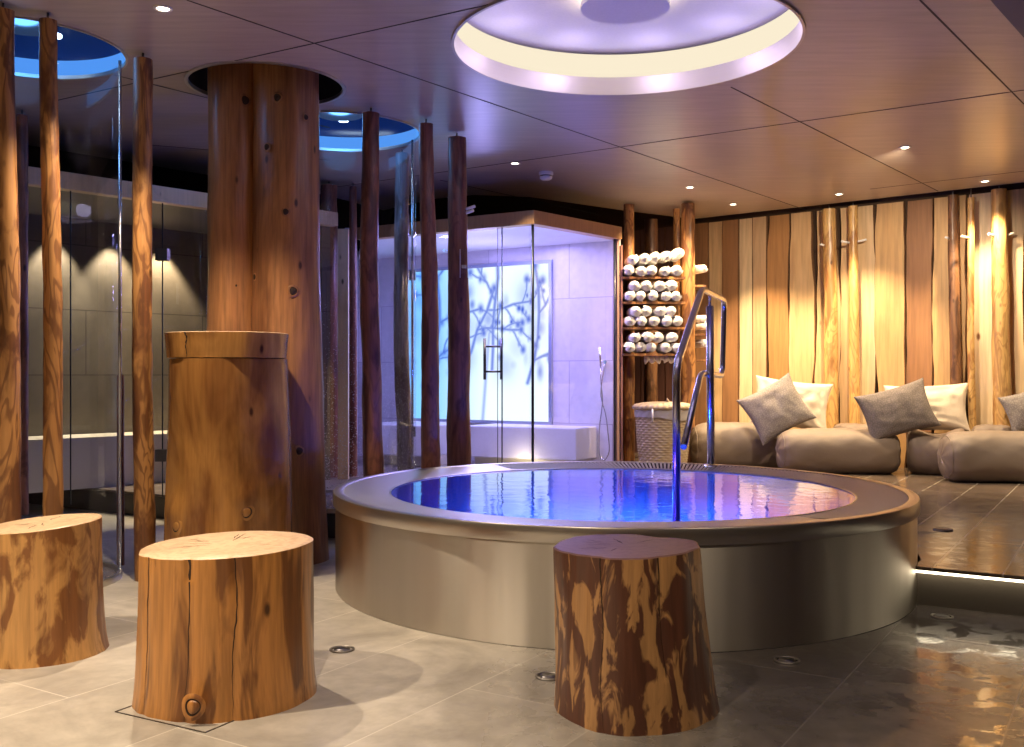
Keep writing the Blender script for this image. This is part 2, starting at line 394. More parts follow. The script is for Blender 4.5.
# ---------- shell
fl = poly_holes('floor', [(-7, -3), (8, -3), (8, 14), (-7, 14)], [(POOL.x, POOL.y, PR-0.06)], 0.0, M['floor'])
def edge_hits():
    rel = Vector(edge_pt(0)) - POOL; r = PR + 0.004; bq = rel.dot(ED); cq = rel.dot(rel) - r*r; q = math.sqrt(bq*bq-cq)
    return -bq-q, -bq+q
sA, sB = edge_hits(); hA, hB = Vector(edge_pt(sA))-POOL, Vector(edge_pt(sB))-POOL
aA, aB = math.atan2(hA.y, hA.x), math.atan2(hB.y, hB.x)
if aB < aA: aB += 2*PI
arcp = [(POOL.x + (PR+0.004)*math.cos(aA+(aB-aA)*k/90), POOL.y + (PR+0.004)*math.sin(aA+(aB-aA)*k/90)) for k in range(91)]
a, b = edge_pt(-4.2), edge_pt(8.5)
dk = poly_holes('floor_deck', [(8, 3.0), (8, 14), (-6.9, 14), b] + arcp[::-1] + [a], [], PH, M['deck'], 0.0)
mb = MB()
def inpool(p): return (Vector(p)-POOL).length < PR + 0.005
nrm = Vector((-ED.y, ED.x)); nrm = nrm if nrm.y < 0 else -nrm
segs = []
ss = [i*0.02 - 4.2 for i in range(int(12.7/0.02)+1)]
run = None
for s in ss:
    if not inpool(edge_pt(s)):
        if run is None: run = s
        last = s
    elif run is not None: segs.append((run, last)); run = None
if run is not None: segs.append((run, last))
led = MB(); nos = MB()
for s0, s1 in segs:
    if s1 < 2: s1 += 0.03
    else: s0 -= 0.03
    p0, p1 = Vector(edge_pt(s0)), Vector(edge_pt(s1))
    q0, q1 = p0 - nrm*0.04, p1 - nrm*0.04
    mb.prism([p0 - nrm*0.05, p1 - nrm*0.05, p1 - nrm*0.09, p0 - nrm*0.09], 0, PH-0.03)
    nos.prism([p0, p1, p1 - nrm*0.2, p0 - nrm*0.2], PH-0.016, PH+0.001)
    if s1 < 2: led.prism([p0 - nrm*0.012, p1 - nrm*0.012, p1 - nrm*0.030, p0 - nrm*0.030], PH-0.030, PH-0.017)
struct(mb.build('trim_1', M['riser'])); struct(nos.build('trim_2', M['deck']))
st = led.build('led_strip', M['led_warm']); tag(st, 'warm glowing light strip under the nosing of the deck step, right of the pool', 'light strip')

cl = poly_holes('ceiling', [(-7, -3), (8, -3), (8, wallpt(9, 0.2)[1]), wallpt(7.2, 0.2), tuple(ceil(693, 219)[:2]), tuple(ceil(627, 211)[:2]), tuple(ceil(530, 197)[:2]), tuple(ceil(474, 195)[:2]), tuple(ceil(434, 199)[:2]), (-1.35, 10.5), (-1.8, 9.6), (-2.59, 8.69), (-3.48, 7.7), (-7, 3.8)],
                [(SKY.x, SKY.y, SR), HOLE_A, HOLE_B, HOLE_C], TOP, M['ceiling'], 0.0)
mb = MB(); mb.box((-7, -3, 3.55), (8, 15, 3.6)); struct(mb.build('ceiling_void', M['void']))
for nm, lo, hi, mm in (('wall_front', (-7, -3.1, 0), (8, -3, 3.6), 'dimwall'), ('wall_left', (-7.1, -3, 0), (-7, 15, 3.6), 'void'),
                   ('wall_right_end', (8, -3, 0), (8.1, 15, 3.6), 'dimwall'), ('wall_rear', (-7, 14, 0), (8, 14.1, 3.6), 'void')):
    if 'dimwall' not in M: M['dimwall'] = wood('room_wall_boards', (0.42,0.30,0.19), (0.34,0.23,0.14), (0.22,0.14,0.08), 0.42, 1.5, 0.1, 0.6, 0.05, 0.3)
    mb = MB(); mb.box(lo, hi); struct(mb.build(nm, M[mm]))
# ceiling joints
def strip(mb, p, q, w, z0, z1):
    p = Vector(p[:2]); q = Vector(q[:2]); d = (q-p).normalized(); n = Vector((-d.y, d.x))*w/2
    mb.prism([p+n, q+n, q-n, p-n], z0, z1)
mb = MB()
J = [((187,0),(812,212)), ((40,104),(500,2)), ((300,192),(1024,90)), ((731,87),(938,191)), ((920,0),(1024,104)), ((115,75),(330,128)),
     ((152,145),(330,160)), ((870,189),(1024,171)), ((440,180),(600,215))]
for p, q in J: strip(mb, ceil(*p), ceil(*q), 0.008, TOP-0.002, TOP+0.004)
struct(mb.build('trim_3', M['joint']))
mb = MB(); p, q = ceil(996, 0), ceil(1024, 32); d = (q-p)
mb.prism([(p.x-d.x, p.y-d.y), (q.x+d.x*3, q.y+d.y*3), (q.x+d.x*3+3, q.y+d.y*3-1), (p.x-d.x+3, p.y-d.y-1)], TOP-0.03, TOP-0.003)
struct(mb.build('ceiling_bulkhead', plain('bulkhead_grey', (0.12,0.115,0.13), 0.6)))

# ---------- ceiling openings
def collar(mb, c, r, z0, z1, t=0.012, mi=0):
    mb.lathe([(r, z0), (r+t, z0), (r+t, z1), (r, z1)], 96, mi, c, True)
mb = MB(); collar(mb, SKY, SR-0.006, TOP-0.012, TOP+0.095, 0.014)
sk = empty('skylight', (0, 0, 0), 0, 'large round ceiling recess with glowing cream cove above the whirlpool', 'ceiling light')
mb.build('collar', metal('satin_collar', (0.60,0.55,0.50), 0.5), sk, sharp=40)
mb = MB(); mb.lathe([(SR+0.012, TOP+0.095), (SR+0.012, TOP+0.24)], 96, 0, SKY); mb.build('lit_cove_wall', M['cove_glow'], sk)
mb = MB(); mb.lathe([(SR+0.012, TOP+0.24), (SR+0.16, TOP+0.27), (0.001, TOP+0.275)], 96, 0, SKY); mb.build('recess_ceiling', M['plaster'], sk, sharp=30)
mb = MB(); mb.lathe([(0.001, TOP+0.19), (0.232, TOP+0.19), (0.232, TOP+0.215), (0.001, TOP+0.215)], 64, 0, SKY); dsk = mb.build('centre_disc', M['plaster'], sk, sharp=30)
mb = MB(); mb.lathe([(0.215, TOP+0.216), (0.215, TOP+0.235)], 64, 0, SKY); mb.build('halo_light', emit('halo_led', (1.0,0.84,0.40), 16.0), dsk)
mb = MB(); mb.lathe([(0.03, TOP+0.215), (0.03, TOP+0.274)], 16, 0, SKY); mb.build('stem', M['white'], dsk)
def dome(c, label, lit):
    e = empty('shower_dome', (c[0], c[1], TOP), 0, label, 'shower head')
    r = c[2]
    mb = MB(); collar(mb, (0,0), r-0.004, -0.008, 0.012, 0.012); mb.build('rim', M['steel_rim'], e, sharp=40)
    mb = MB(); mb.lathe([(r+0.02, 0.0), (r+0.02, 0.105)], 72); mb.build('lit_band', M['dome_glow'], e)
    mb = MB(); mb.lathe([(r+0.02, 0.105), (r+0.01, 0.30), (0.001, 0.31)], 72); mb.build('dome_shell', M['dark_blue'], e, sharp=30)
    mb = MB(); mb.lathe([(0.001, 0.12), (0.16, 0.12), (0.17, 0.13), (0.17, 0.15), (0.001, 0.15)], 48); h = mb.build('shower_plate', M['steel_dark'], e, sharp=30)
    mb = MB(); mb.tube([(0,0,0.15),(0,0,0.305)], 0.02); mb.build('supply_pipe', M['chrome'], h)
    for k in range(lit):
        an = 2*PI*k/lit + 0.4
        m2 = MB(); m2.lathe([(0.001, 0.165), (0.035, 0.165), (0.035, 0.18), (0.001, 0.18)], 20, 0, (0.31*math.cos(an)*r/0.52, 0.31*math.sin(an)*r/0.52)); m2.build('lens', M['led_cold'], e)
    return e
dome(HOLE_A, 'blue-lit round shower opening in the ceiling at the far left', 6)
dome(HOLE_C, 'blue-lit round shower opening in the ceiling behind the tree-trunk column', 5)
e = MB(); collar(e, HOLE_B[:2], HOLE_B[2]-0.006, TOP-0.010, TOP+0.012, 0.02); struct(e.build('trim_4', M['steel_rim'], sharp=40))
e = MB(); e.lathe([(HOLE_B[2]+0.014, TOP+0.002), (HOLE_B[2]+0.014, 3.5)], 64, 0, HOLE_B[:2]); struct(e.build('trim_5', M['void']))

# ---------- glass shower cylinders
def glass_cylinder(c, r, z0, label, mt, gap=None):
    e = empty('shower_screen', (c[0], c[1], z0), 0, label, 'shower screen')
    n = 96; mb = MB(); g0, g1 = gap
    a0 = g1; a1 = g0 + 2*PI; K = 84
    pts = [(r*math.cos(a0+(a1-a0)*k/K), r*math.sin(a0+(a1-a0)*k/K)) for k in range(K+1)]
    H = TOP - z0 + 0.0
    vs = [(x, y, 0.03) for x, y in pts] + [(x, y, H) for x, y in pts]
    mb.add(vs, [(k, k+1, K+2+k, K+1+k) for k in range(K)]); mb.build('curved_glass', mt, e)
    for k in (0, K):
        m2 = MB(); x, y = pts[k]; m2.tube([(x, y, 0.02), (x, y, H-0.002)], 0.007, 8); m2.build('edge_profile', M['chrome'], e)
    ax, ay = r*math.cos(0.42), r*math.sin(0.42)
    m2 = MB(); m2.tube([(ax, ay, 0.03), (ax, ay, H-0.002)], 0.009, 8); m2.build('door_seal', M['chrome'], e)
    m2 = MB(); m2.lathe([(r-0.012, 0.001), (r+0.012, 0.001), (r+0.012, 0.032), (r-0.012, 0.032)], 96, 0, (0,0), True); m2.build('floor_channel', M['steel_rim'], e, sharp=40)
    m2 = MB(); m2.lathe([(0.001, 0.012), (r-0.014, 0.012), (r-0.014, 0.001)], 96); m2.build('shower_tray', plain('wet_tray_stone', (0.20,0.17,0.18), 0.15), e, sharp=40)
    return e
glass_cylinder(HOLE_A, 0.487, 0.0, 'curved clear glass shower cylinder standing on the floor at the far left', M['glass_cyl'], (-2.9, -1.9))
glass_cylinder(HOLE_C, 0.545, PH, 'curved glass shower cylinder speckled with drops behind the tree-trunk column', M['glass_wet'], (2.2, 3.2))

# ---------- round timber
def log_geo(seed, H, R0, R1, nt=72, nz=40, flare=0.0, flz=0.25, amp=0.06, cracks=(), lean=(0, 0), bend=None, ovality=0.0, ori=0.0, tops=None, mi=0, knotb=()):
    """returns a builder and the top outline; R0 bottom, R1 top radius"""
    off = Vector((seed*3.71, seed*1.37, seed*0.77)); mb = MB()
    ths = [2*PI*k/nt for k in range(nt)]
    vs = []
    def surf(th, t, out=0.0, groove=True):
        rr = R0 + (R1-R0)*t + flare*math.exp(-t/flz)
        cx, sy = math.cos(th), math.sin(th)
        p = Vector((cx*1.3, sy*1.3, t*H*1.2/max(R0, .05)*0.25)) + off
        rr *= 1 + amp*noise.noise(p) + amp*0.35*noise.noise(p*3.3)
        rr *= 1 + ovality*math.cos(2*(th-ori))
        for (tb, zb, s, d) in knotb:
            da = math.atan2(math.sin(th-tb), math.cos(th-tb))*R0; dz = (t-zb)*H
            rr += d*math.exp(-(da*da+dz*dz)/(s*s))
        if groove:
            for (tc, za, zb, w, d) in cracks:
                tt = tc + 0.07*noise.noise(Vector((tc, t*2, seed)))
                da = abs(math.atan2(math.sin(th-tt), math.cos(th-tt)))*R0
                if za <= t <= zb: rr -= 0.006*math.exp(-(da/0.014)**2)
        bx = by = 0.0
        if bend:
            for i in range(len(bend)-1):
                if bend[i][0] <= t <= bend[i+1][0]:
                    u = (t-bend[i][0])/(bend[i+1][0]-bend[i][0]); u = u*u*(3-2*u)
                    bx = bend[i][1]+(bend[i+1][1]-bend[i][1])*u; break
        rr += out
        z = t*H
        if tops: z += t**6 * tops(cx*rr, sy*rr)
        return (cx*rr + lean[0]*t + bx, sy*rr + lean[1]*t + by, z)
    for j in range(nz+1):
        for th in ths: vs.append(surf(th, j/nz))
    n = nt; fs = []; ms = []
    b = len(mb.v); mb.v += vs
    for j in range(nz):
        for k in range(n):
            k2 = (k+1) % n; fm = mi
            mb.f.append([b+j*n+k, b+j*n+k2, b+(j+1)*n+k2, b+(j+1)*n+k]); mb.m.append(fm); mb.s.append(True)
    for (tc, za, zb, w, d) in cracks:     # the dark opening of each drying crack
        K = 90; cv = []
        for q in range(K+1):
            t = za + (zb-za)*q/K; tt = tc + 0.07*noise.noise(Vector((tc, t*2, seed))) + 0.012*noise.noise(Vector((tc, t*14, seed)))
            e = min(1.0, (t-za)/0.06+0.25)
            hw = w*(0.22 + 0.78*t)*e*(0.75+0.5*noise.noise(Vector((tc*3, t*9, seed))))/R0
            cv += [surf(tt-hw, t, 0.0012), surf(tt+hw, t, 0.0012)]
        mb.add(cv, [(2*q, 2*q+1, 2*q+3, 2*q+2) for q in range(K)], 1, True)
    top = [vs[nz*n+k] for k in range(n)]; bot = [vs[k] for k in range(n)]
    mb.add(bot, [tuple(reversed(range(n)))], mi, False)
    return mb, top
def cap_mesh(top, dz=0.0, rings=6, notch=0.0):
    mb = MB(); n = len(top); c = Vector((sum(p[0] for p in top)/n, sum(p[1] for p in top)/n, sum(p[2] for p in top)/n))
    vs = []
    for i in range(rings):
        f = 1 - i/rings
        if i == 0: vs += [Vector(p) for p in top]
        else:
            for p in top: q = c + (Vector(p)-c)*(f if i > 1 else 0.975); q.z += dz; vs.append(q)
    cc = c.copy(); cc.z += dz; vs.append(cc)
    fs = []
    for i in range(rings-1):
        for k in range(n): k2 = (k+1) % n; fs.append((i*n+k, i*n+k2, (i+1)*n+k2, (i+1)*n+k))
    for k in range(n): fs.append(((rings-1)*n+k, (rings-1)*n+(k+1) % n, len(vs)-1))
    mb.add(vs, fs, 0, False); return mb
def knot(parent, p, nrm, r, name='knot', mt=None, dark=(2, 3)):
    nrm = Vector(nrm).normalized(); q = nrm.to_track_quat('Z', 'Y').to_matrix().to_4x4(); q.translation = Vector(p)
    mb = MB(); vs = []; fs = []; n = 20
    prof = [(1.75, -0.10), (1.45, 0.22), (1.12, 0.40), (1.0, 0.12), (0.9, 0.10), (0.82, 0.42), (0.5, 0.62), (0.0, 0.66)]
    for (a, h) in prof:
        for k in range(n):
            an = 2*PI*k/n; rr = a*r*(1+0.06*math.sin(3*an+1))
            vs.append(q @ Vector((rr*math.cos(an), rr*1.1*math.sin(an), h*r*0.5)))
    for i in range(len(prof)-1):
        for k in range(n): k2 = (k+1) % n; mb_f = (i*n+k, i*n+k2, (i+1)*n+k2, (i+1)*n+k); fs.append(mb_f)
    mb.add(vs, fs)
    for i, f in enumerate(fs):
        if i//n in dark: mb.m[i] = 1
    o = mb.build(name, [mt or M['stool_b'], M['crack']], parent); return o
def split_cracks(o, R, cracks, H, seed):
    o.data.materials.append(M['crack'])
def stool(label, loc, H, R0, R1, seed, mt, topm, cracks, **kw):
    e = empty('log_stool', loc, 0, label, 'stool')
    mb, top = log_geo(seed, H, R0, R1, nt=240, nz=48, cracks=cracks, **kw)
    o = mb.build('log_body', mt, e); split_cracks(o, R0, cracks, H, seed)
    cm = cap_mesh(top, 0.004); r = random.Random(seed); nn = len(top)
    c = Vector((sum(p[0] for p in top)/nn, sum(p[1] for p in top)/nn, sum(p[2] for p in top)/nn + 0.0046))
    for q in range(9):          # drying checks running out from the heart
        k = r.randrange(nn); p = Vector(top[k]); p.z += 0.0046; t0 = r.uniform(0.02, 0.45); t1 = min(0.95, t0 + r.uniform(0.2, 0.5)); d = (p-c); sd = Vector((-d.y, d.x, 0)).normalized()
        cv = []
        for m_ in range(13):
            t = t0+(t1-t0)*m_/12; w_ = 0.0018*math.sin(PI*(m_+0.3)/12.6)+0.0003; o_ = 0.006*noise.noise(Vector((t*9, q, seed)))
            cv += [c+d*t+sd*(o_-w_), c+d*t+sd*(o_+w_)]
        cm.add(cv, [(2*m_, 2*m_+1, 2*m_+3, 2*m_+2) for m_ in range(12)], 1, False)
    cm.build('sawn_top', [topm, M['crack']], e, sharp=30)
    return e
s1 = stool('pale stool cut from a blotchy peeled log, at the left edge of the picture', (-1.87, 3.98, 0.0), 0.508, 0.226, 0.222, 3, M['stool_a'], M['sawn_light'],
      [(-1.95, 0.0, 1.0, 0.0035, 0)], amp=0.05, flare=0.014, flz=0.12, tops=lambda x, y: 0.075*x+0.02*y, lean=(0.0, 0))
s2 = stool('honey-coloured log stool with long drying cracks and a round knot near its foot', (-0.985, 3.46, 0.0), 0.513, 0.288, 0.286, 8, M['stool_b'], M['sawn_light'],
      [(-2.34, 0.0, 1.0, 0.0035, 0), (-1.72, 0.0, 1.0, 0.0036, 0), (-1.72, 0.86, 1.0, 0.008, 0), (-1.22, 0.0, 1.0, 0.0035, 0)], amp=0.045, flare=0.016, flz=0.2,
      tops=lambda x, y: 0.03*x, knotb=[(-1.60, 0.115, 0.05, 0.010)])
knot(s2, (-0.012, -0.333, 0.062), (0.0, -1, 0.05), 0.022)
s3 = stool('dark red-brown mottled log stool, right in front of the whirlpool', (0.405, 3.32, 0.0), 0.532, 0.262, 0.238, 14, M['stool_c'], M['sawn_red'],
      [(-2.02, 0.0, 1.0, 0.0035, 0), (-1.25, 0.3, 1.0, 0.003, 0)], amp=0.09, lean=(-0.03, 0), flare=0.010, tops=lambda x, y: 0.02*x, knotb=[(0.85, 0.96, 0.075, -0.035), (0.25, 0.95, 0.05, 0.012)])

# the column of two trunks and the low pedestal log
col_e = empty('tree_trunk_column', (-1.47, 5.95, 0), 0, 'thick column of two joined tree trunks rising through a round hole in the ceiling', 'column')
def trunk(x, y, R0, R1, H, seed, amp=0.05, cr=(), flare=0.0, **kw):
    mb, top = log_geo(seed, H, R0, R1, nt=96, nz=90, amp=amp, cracks=cr, flare=flare, **kw)
    o = mb.build('trunk', M['trunk'], col_e, (x, y, 0)); split_cracks(o, R0, cr, H, seed); return o
trunk(-0.185, -0.02, 0.155, 0.137, 3.45, 21, 0.06)
trunk(0.128, 0.0, 0.208, 0.182, 3.45, 25, 0.05, flare=0.04)
for (px, py, dx, rr) in ((278, 98, 0.14, 0.022), (242, 97, -0.17, 0.026), (267, 147, .1, .018), (293, 291, .1, .024), (286, 212, .1, .018), (233, 285, -.2, .022), (252, 276, 0, .018), (299, 451, .1, .022), (304, 115, .1, .016)):
    c = Vector((-0.185 if px < 250 else 0.128, 0)); R = 0.155 if px < 250 else (0.20 if py < 300 else 0.22)
    X = (px-HX)/F*5.76 + 1.47 - c.x; X = max(-R*0.9, min(R*0.9, X)); Y = -math.sqrt(R*R-X*X)
    knot(col_e, (c.x+X, c.y+Y-0.002, CH+(HY-py)/F*5.76), (X, Y, 0), rr*0.8, mt=M['trunk'], dark=(2, 3, 4, 5, 6))
ped = empty('log_pedestal', (-1.525, 5.38, 0), 0, 'waist-high wide log with a separate sliced cap, leaning against the tree-trunk column', 'pedestal')
mb, top = log_geo(31, 1.185, 0.335, 0.305, nt=160, nz=50, amp=0.05, knotb=[(-2.3, 0.33, 0.08, 0.02), (-1.0, 0.4, 0.06, 0.012)])
mb.build('log_body', M['pedestal'], ped); cap_mesh(top, 0.0).build('sawn_top', M['sawn_light'], ped, sharp=30)
mb, top = log_geo(32, 0.13, 0.312, 0.322, nt=160, nz=8, amp=0.05, cracks=[(-2.05, 0, 1, 0.008, 0)])
o = mb.build('log_cap', M['pedestal'], ped, (0.0, 0.0, 1.190)); split_cracks(o, .31, 0, .13, 32)
cap_mesh(top, 0.003).build('sawn_top', M['sawn_light'], o, sharp=30)
knot(o, (-0.25, -0.19, 0.085), (-0.8, -0.6, 0.1), 0.022, mt=M['pedestal'])
knot(ped, (-0.19, -0.27, 0.33), (-0.55, -0.8, 0), 0.026, mt=M['pedestal'])
knot(ped, (0.17, -0.275, 0.40), (0.55, -0.85, 0), 0.024, mt=M['pedestal'])

# free-standing poles between floor and ceiling
def pole(px, y_c, wpx, mt, label, z0=0.0, bend=None, seed=0, wb=None, d=None, top=None, rod=True, off=0.0, group='peeled tree poles between floor and ceiling'):
    if d is None: p = ceil(px, y_c)
    else: p = Vector(((px-HX)/F*d, d, TOP))
    R = wpx/F*p.y/2; Rb = (wb or wpx*1.1)/F*p.y/2
    H = (top if top else TOP-0.035) - z0
    bd = None
    if bend: bd = [(t, v/F*p.y) for t, v in bend]
    e = empty('tree_pole', (p.x, p.y, z0), 0, label, 'pole', group)
    mb, tp = log_geo(seed+px*0.13, H, Rb, R, nt=28, nz=70, amp=0.10, bend=bd)
    mb.build('trunk', mt, e)
    cap_mesh(tp, 0.0, 2).build('sawn_top', M['sawn_light'], e, sharp=30)
    if rod:
        x = sum(q[0] for q in tp)/len(tp); m2 = MB(); m2.tube([(x, 0, H-0.01), (x, 0, TOP-z0-0.001)], 0.006, 8); m2.build('fixing_rod', M['steel_dark'], e)
    return e
W, Rd = M['pole_warm'], M['pole_red']
pole(5, 3, 20, W, 'thick warm brown pole at the left edge of the picture', 0, [(0, 3), (0.5, 3), (1, -2)], 1, 24)
pole(49, 13, 16.5, W, 'warm figured pole between the far left pole and the whole glass cylinder front', 0, [(0, 4), (0.45, 4), (1, -1)], 2, 19)
pole(144, 53, 18, W, 'warm brown pole standing alone left of the tree-trunk column', 0, [(0, 1), (0.5, -2), (1, -1)], 3, 20.5)
pole(22, 110, 11, Rd, 'dim purple-brown pole seen through the glass cylinder at the far left', PH, None, 4, 12)
pole(371, 108, 16.5, Rd, 'first dark pole right of the tree-trunk column, in front of the speckled glass', PH, [(0, 3), (0.3, 1), (0.6, -2), (1, 0)], 5, 21)
pole(402, 149, 13.5, M['pole_grey'], 'greyish pole seen through the speckled glass cylinder', PH, [(0, 4), (0.5, -1), (1, 0)], 6, 16)
pole(427, 119, 14, Rd, 'dark pole behind the left rim of the whirlpool, second from its left end', PH, [(0, 4), (0.5, 3), (1, -1)], 7, 20)
pole(458, 133, 17.5, Rd, 'dark pole before the glass cabin door, with a small clear plate fixed to it', PH, [(0, 1), (0.4, 1), (1, -1)], 8, 25)
pole(329, 212, 16, Rd, 'reddish pole just right of the tree-trunk column, under the pale beam end', PH, [(0, 2), (1, 0)], 9, 19, d=8.95)
pole(353, 207, 7, Rd, 'slim dark pole at the corner between the two cabins', PH, None, 10, 9, d=9.0)
# post and short bollard on the left
e = MB(); p = dep(343.5, 300, 8.75); e.box((p.x-0.045, p.y-0.03, PH), (p.x+0.045, p.y+0.03, 2.375))
tag(e.build('square_post', M['beam_pale']), 'pale square timber post at the corner of the left cabin, under its header beam', 'post')
e = MB(); p = flo(120.5, 565); mbp, tp = log_geo(77, 1.1, 0.022, 0.02, nt=20, nz=20, amp=0.08)
o = mbp.build('short_post', M['pole_red'], None, (p.x, p.y, 0)); tag(o, 'thin red-brown waist-high post beside the far left glass cylinder', 'post')
# poles before the timber wall
def wpole(px, y_c, w, mt, label, seed, bend=None, off=0.16, top=None, wb=None, rod=True):
    s = wall_s(px); p = wallpt(s, off); d = p[1]
    return pole(px, 0, w, mt, label, PH, bend, seed, wb, d=d, top=top, rod=rod, group='poles along the timber wall')
w1 = wpole(829, 205, 12.5, M['pole_pale'], 'thick yellow-brown pole before the timber wall, left one of the close pair', 11, [(0, 3), (0.5, 2), (1, 0)], top=2.79)
w2 = wpole(853, 200, 9, M['pole_pale'], 'slim pale pole before the timber wall, right one of the close pair', 12, [(0, 2), (0.5, 1), (1, 0)], wb=11)
w3 = wpole(953, 191, 9.5, M['pole_dark'], 'dark pole before the timber wall behind the second cream pillow', 13, [(0, 4), (1, 0)], wb=12)
w4 = wpole(971, 189, 6.5, M['pole_pale'], 'slim pale pole on a bare rod before the timber wall at the right', 14, [(0, 2), (0.6, -0.5), (1, 0)], top=2.74, off=0.26)
w5 = wpole(999, 185, 14, M['pole_pale'], 'thick pale pole before the timber wall, nearest the right edge', 15, [(0, 5), (0.5, 2), (1, 0)], wb=19, off=0.2)

# pegs on poles
def pegs(px, py, d, dx, label, n=1):
    q = dep(px, py, d-0.09); m2 = MB(); m2.tube([q, q + Vector((dx, -0.05, 0.012*(1 if dx > 0 else -0.6)*2))], 0.009, 8)
    return m2
def add_peg(pole_o, px, py, dx):
    d = pole_o.location.y; loc = Vector(((px-HX)/F*d, d-0.01, CH+(HY-py)/F*d)) - pole_o.location
    m2 = MB(); m2.tube([loc, loc + Vector((dx, -0.03, 0.02 if dx > 0 else 0.012))], 0.011, 8)
    m2.build('coat_peg', M['white'], pole_o)
add_peg(w1, 825, 246, -0.06)
add_peg(w2, 850, 243, -0.10); add_peg(w2, 856, 242, 0.09); add_peg(w3, 949, 239, -0.05)
add_peg(w4, 968, 238, -0.08); add_peg(w5, 996, 236, -0.09); add_peg(w5, 1003, 236, 0.08)
pl = [o for o in C.objects if o.name.startswith('tree_pole')][7]
add_peg(pl, 464, 214, 0.07); add_peg(pl, 464, 210, 0.08)
# clear plate on that pole
d = pl.location.y
m2 = MB(); a = Vector(((461-HX)/F*d, d-0.10, 0)) - pl.location; zz0 = CH+(HY-279)/F*d - pl.location.z; zz1 = CH+(HY-251)/F*d - pl.location.z
m2.box((a.x, a.y-0.004, zz0), (a.x+0.05, a.y+0.004, zz1)); m2.build('clear_plate', M['glass'], pl)
m2 = MB()
for sx in (-0.003, 0.05): m2.box((a.x+sx, a.y-0.006, zz0), (a.x+sx+0.004, a.y+0.006, zz1))
m2.box((a.x+.01, a.y, zz0+0.07), (a.x+.04, a.y+.06, zz0+0.09)); m2.build('plate_bracket', M['white'], pl)

# ---------- timber wall of waney boards
rnd = random.Random(5)
mb = MB(); bk = MB()
p0, p1 = wallpt(-4.4, -0.02), wallpt(8.0, -0.02); p2, p3 = wallpt(8.0, -0.1), wallpt(-4.4, -0.1)
bk.prism([p0, p1, p2, p3], PH, 3.55); struct(bk.build('wall_right_backing', plain('backing_brown', (0.06,0.03,0.015), 0.8)))
TT = 2.80
def board(mb, s0, s1, offs, seed, wav, lf=0, mats=(0, 1)):
    nz = 40; vs = []; fs = []; mi = []
    for j in range(nz+1):
        z = PH + (TT-PH)*j/nz
        l = s0 + wav*noise.noise(Vector((seed*1.7, z*0.9, 1.0))) + wav*0.4*noise.noise(Vector((seed*1.7, z*3.5, 4.0)))
        r = s1 + wav*noise.noise(Vector((seed*2.9, z*0.9, 7.0))) + wav*0.4*noise.noise(Vector((seed*2.9, z*3.5, 9.0)))
        for s, o in ((l, 0.0), (l, offs-0.008), (l+0.006, offs), (r-0.006, offs), (r, offs-0.008), (r, 0.0)):
            x, y = wallpt(s, o); vs.append((x, y, z))
    for j in range(nz):
        for k in range(5):
            fs.append((j*6+k, j*6+k+1, (j+1)*6+k+1, (j+1)*6+k)); mi.append(0 if k == 2 else 1)
    b = len(mb.v); mb.v += vs
    for f, m_ in zip(fs, mi): mb.f.append([i+b for i in f]); mb.m.append(m_); mb.s.append(False)
    mb.f.append([b+nz*6+k for k in range(6)]); mb.m.append(0); mb.s.append(False)
s = wall_s(697); k = 0
rb = random.Random(11)
while s < 7.4:
    px_end = wall_s(760)
    w = rb.uniform(0.13, 0.2) if s < px_end else rb.uniform(0.17, 0.30)
    wav = 0.008 if s < px_end else 0.040
    board(mb, s, s+w, 0.03 if k % 2 else 0.045, k+1, wav)
    s += w + (0.002 if s < px_end else rb.choice([0.002, 0.004, 0.008])); k += 1
struct(mb.build('wall_right', [M['board'], M['bark']], sharp=25))
mb = MB(); s = wall_s(697) - 0.01; k = 0
while s > -4.2:
    w = rb.uniform(0.14, 0.22); board(mb, s-w, s, 0.03 + 0.012*(k % 2), k+60, 0.01); s -= w + 0.006; k += 1
struct(mb.build('wall_right_dark', [M['board_dark'], M['bark']], sharp=25))

# ---------- whirlpool
pool = empty('whirlpool', (POOL.x, POOL.y, 0), 0, 'large round stainless steel whirlpool filled with blue-lit water', 'pool')
RH = 0.498; WR = 1.235; WZ = 0.472
mb = MB(); mb.lathe([(PR-0.012, 0.002), (PR-0.012, 0.428)], 160); mb.build('steel_skirt', M['steel'], pool)
mb = MB(); mb.lathe([(PR-0.012, 0.426), (PR-0.002, 0.428), (PR, 0.431), (PR, 0.490), (PR-0.003, 0.496), (PR-0.012, RH), (PR-0.045, RH), (PR-0.052, RH-0.004)], 160)
mb.build('rim_band', M['steel_rim'], pool, sharp=50)
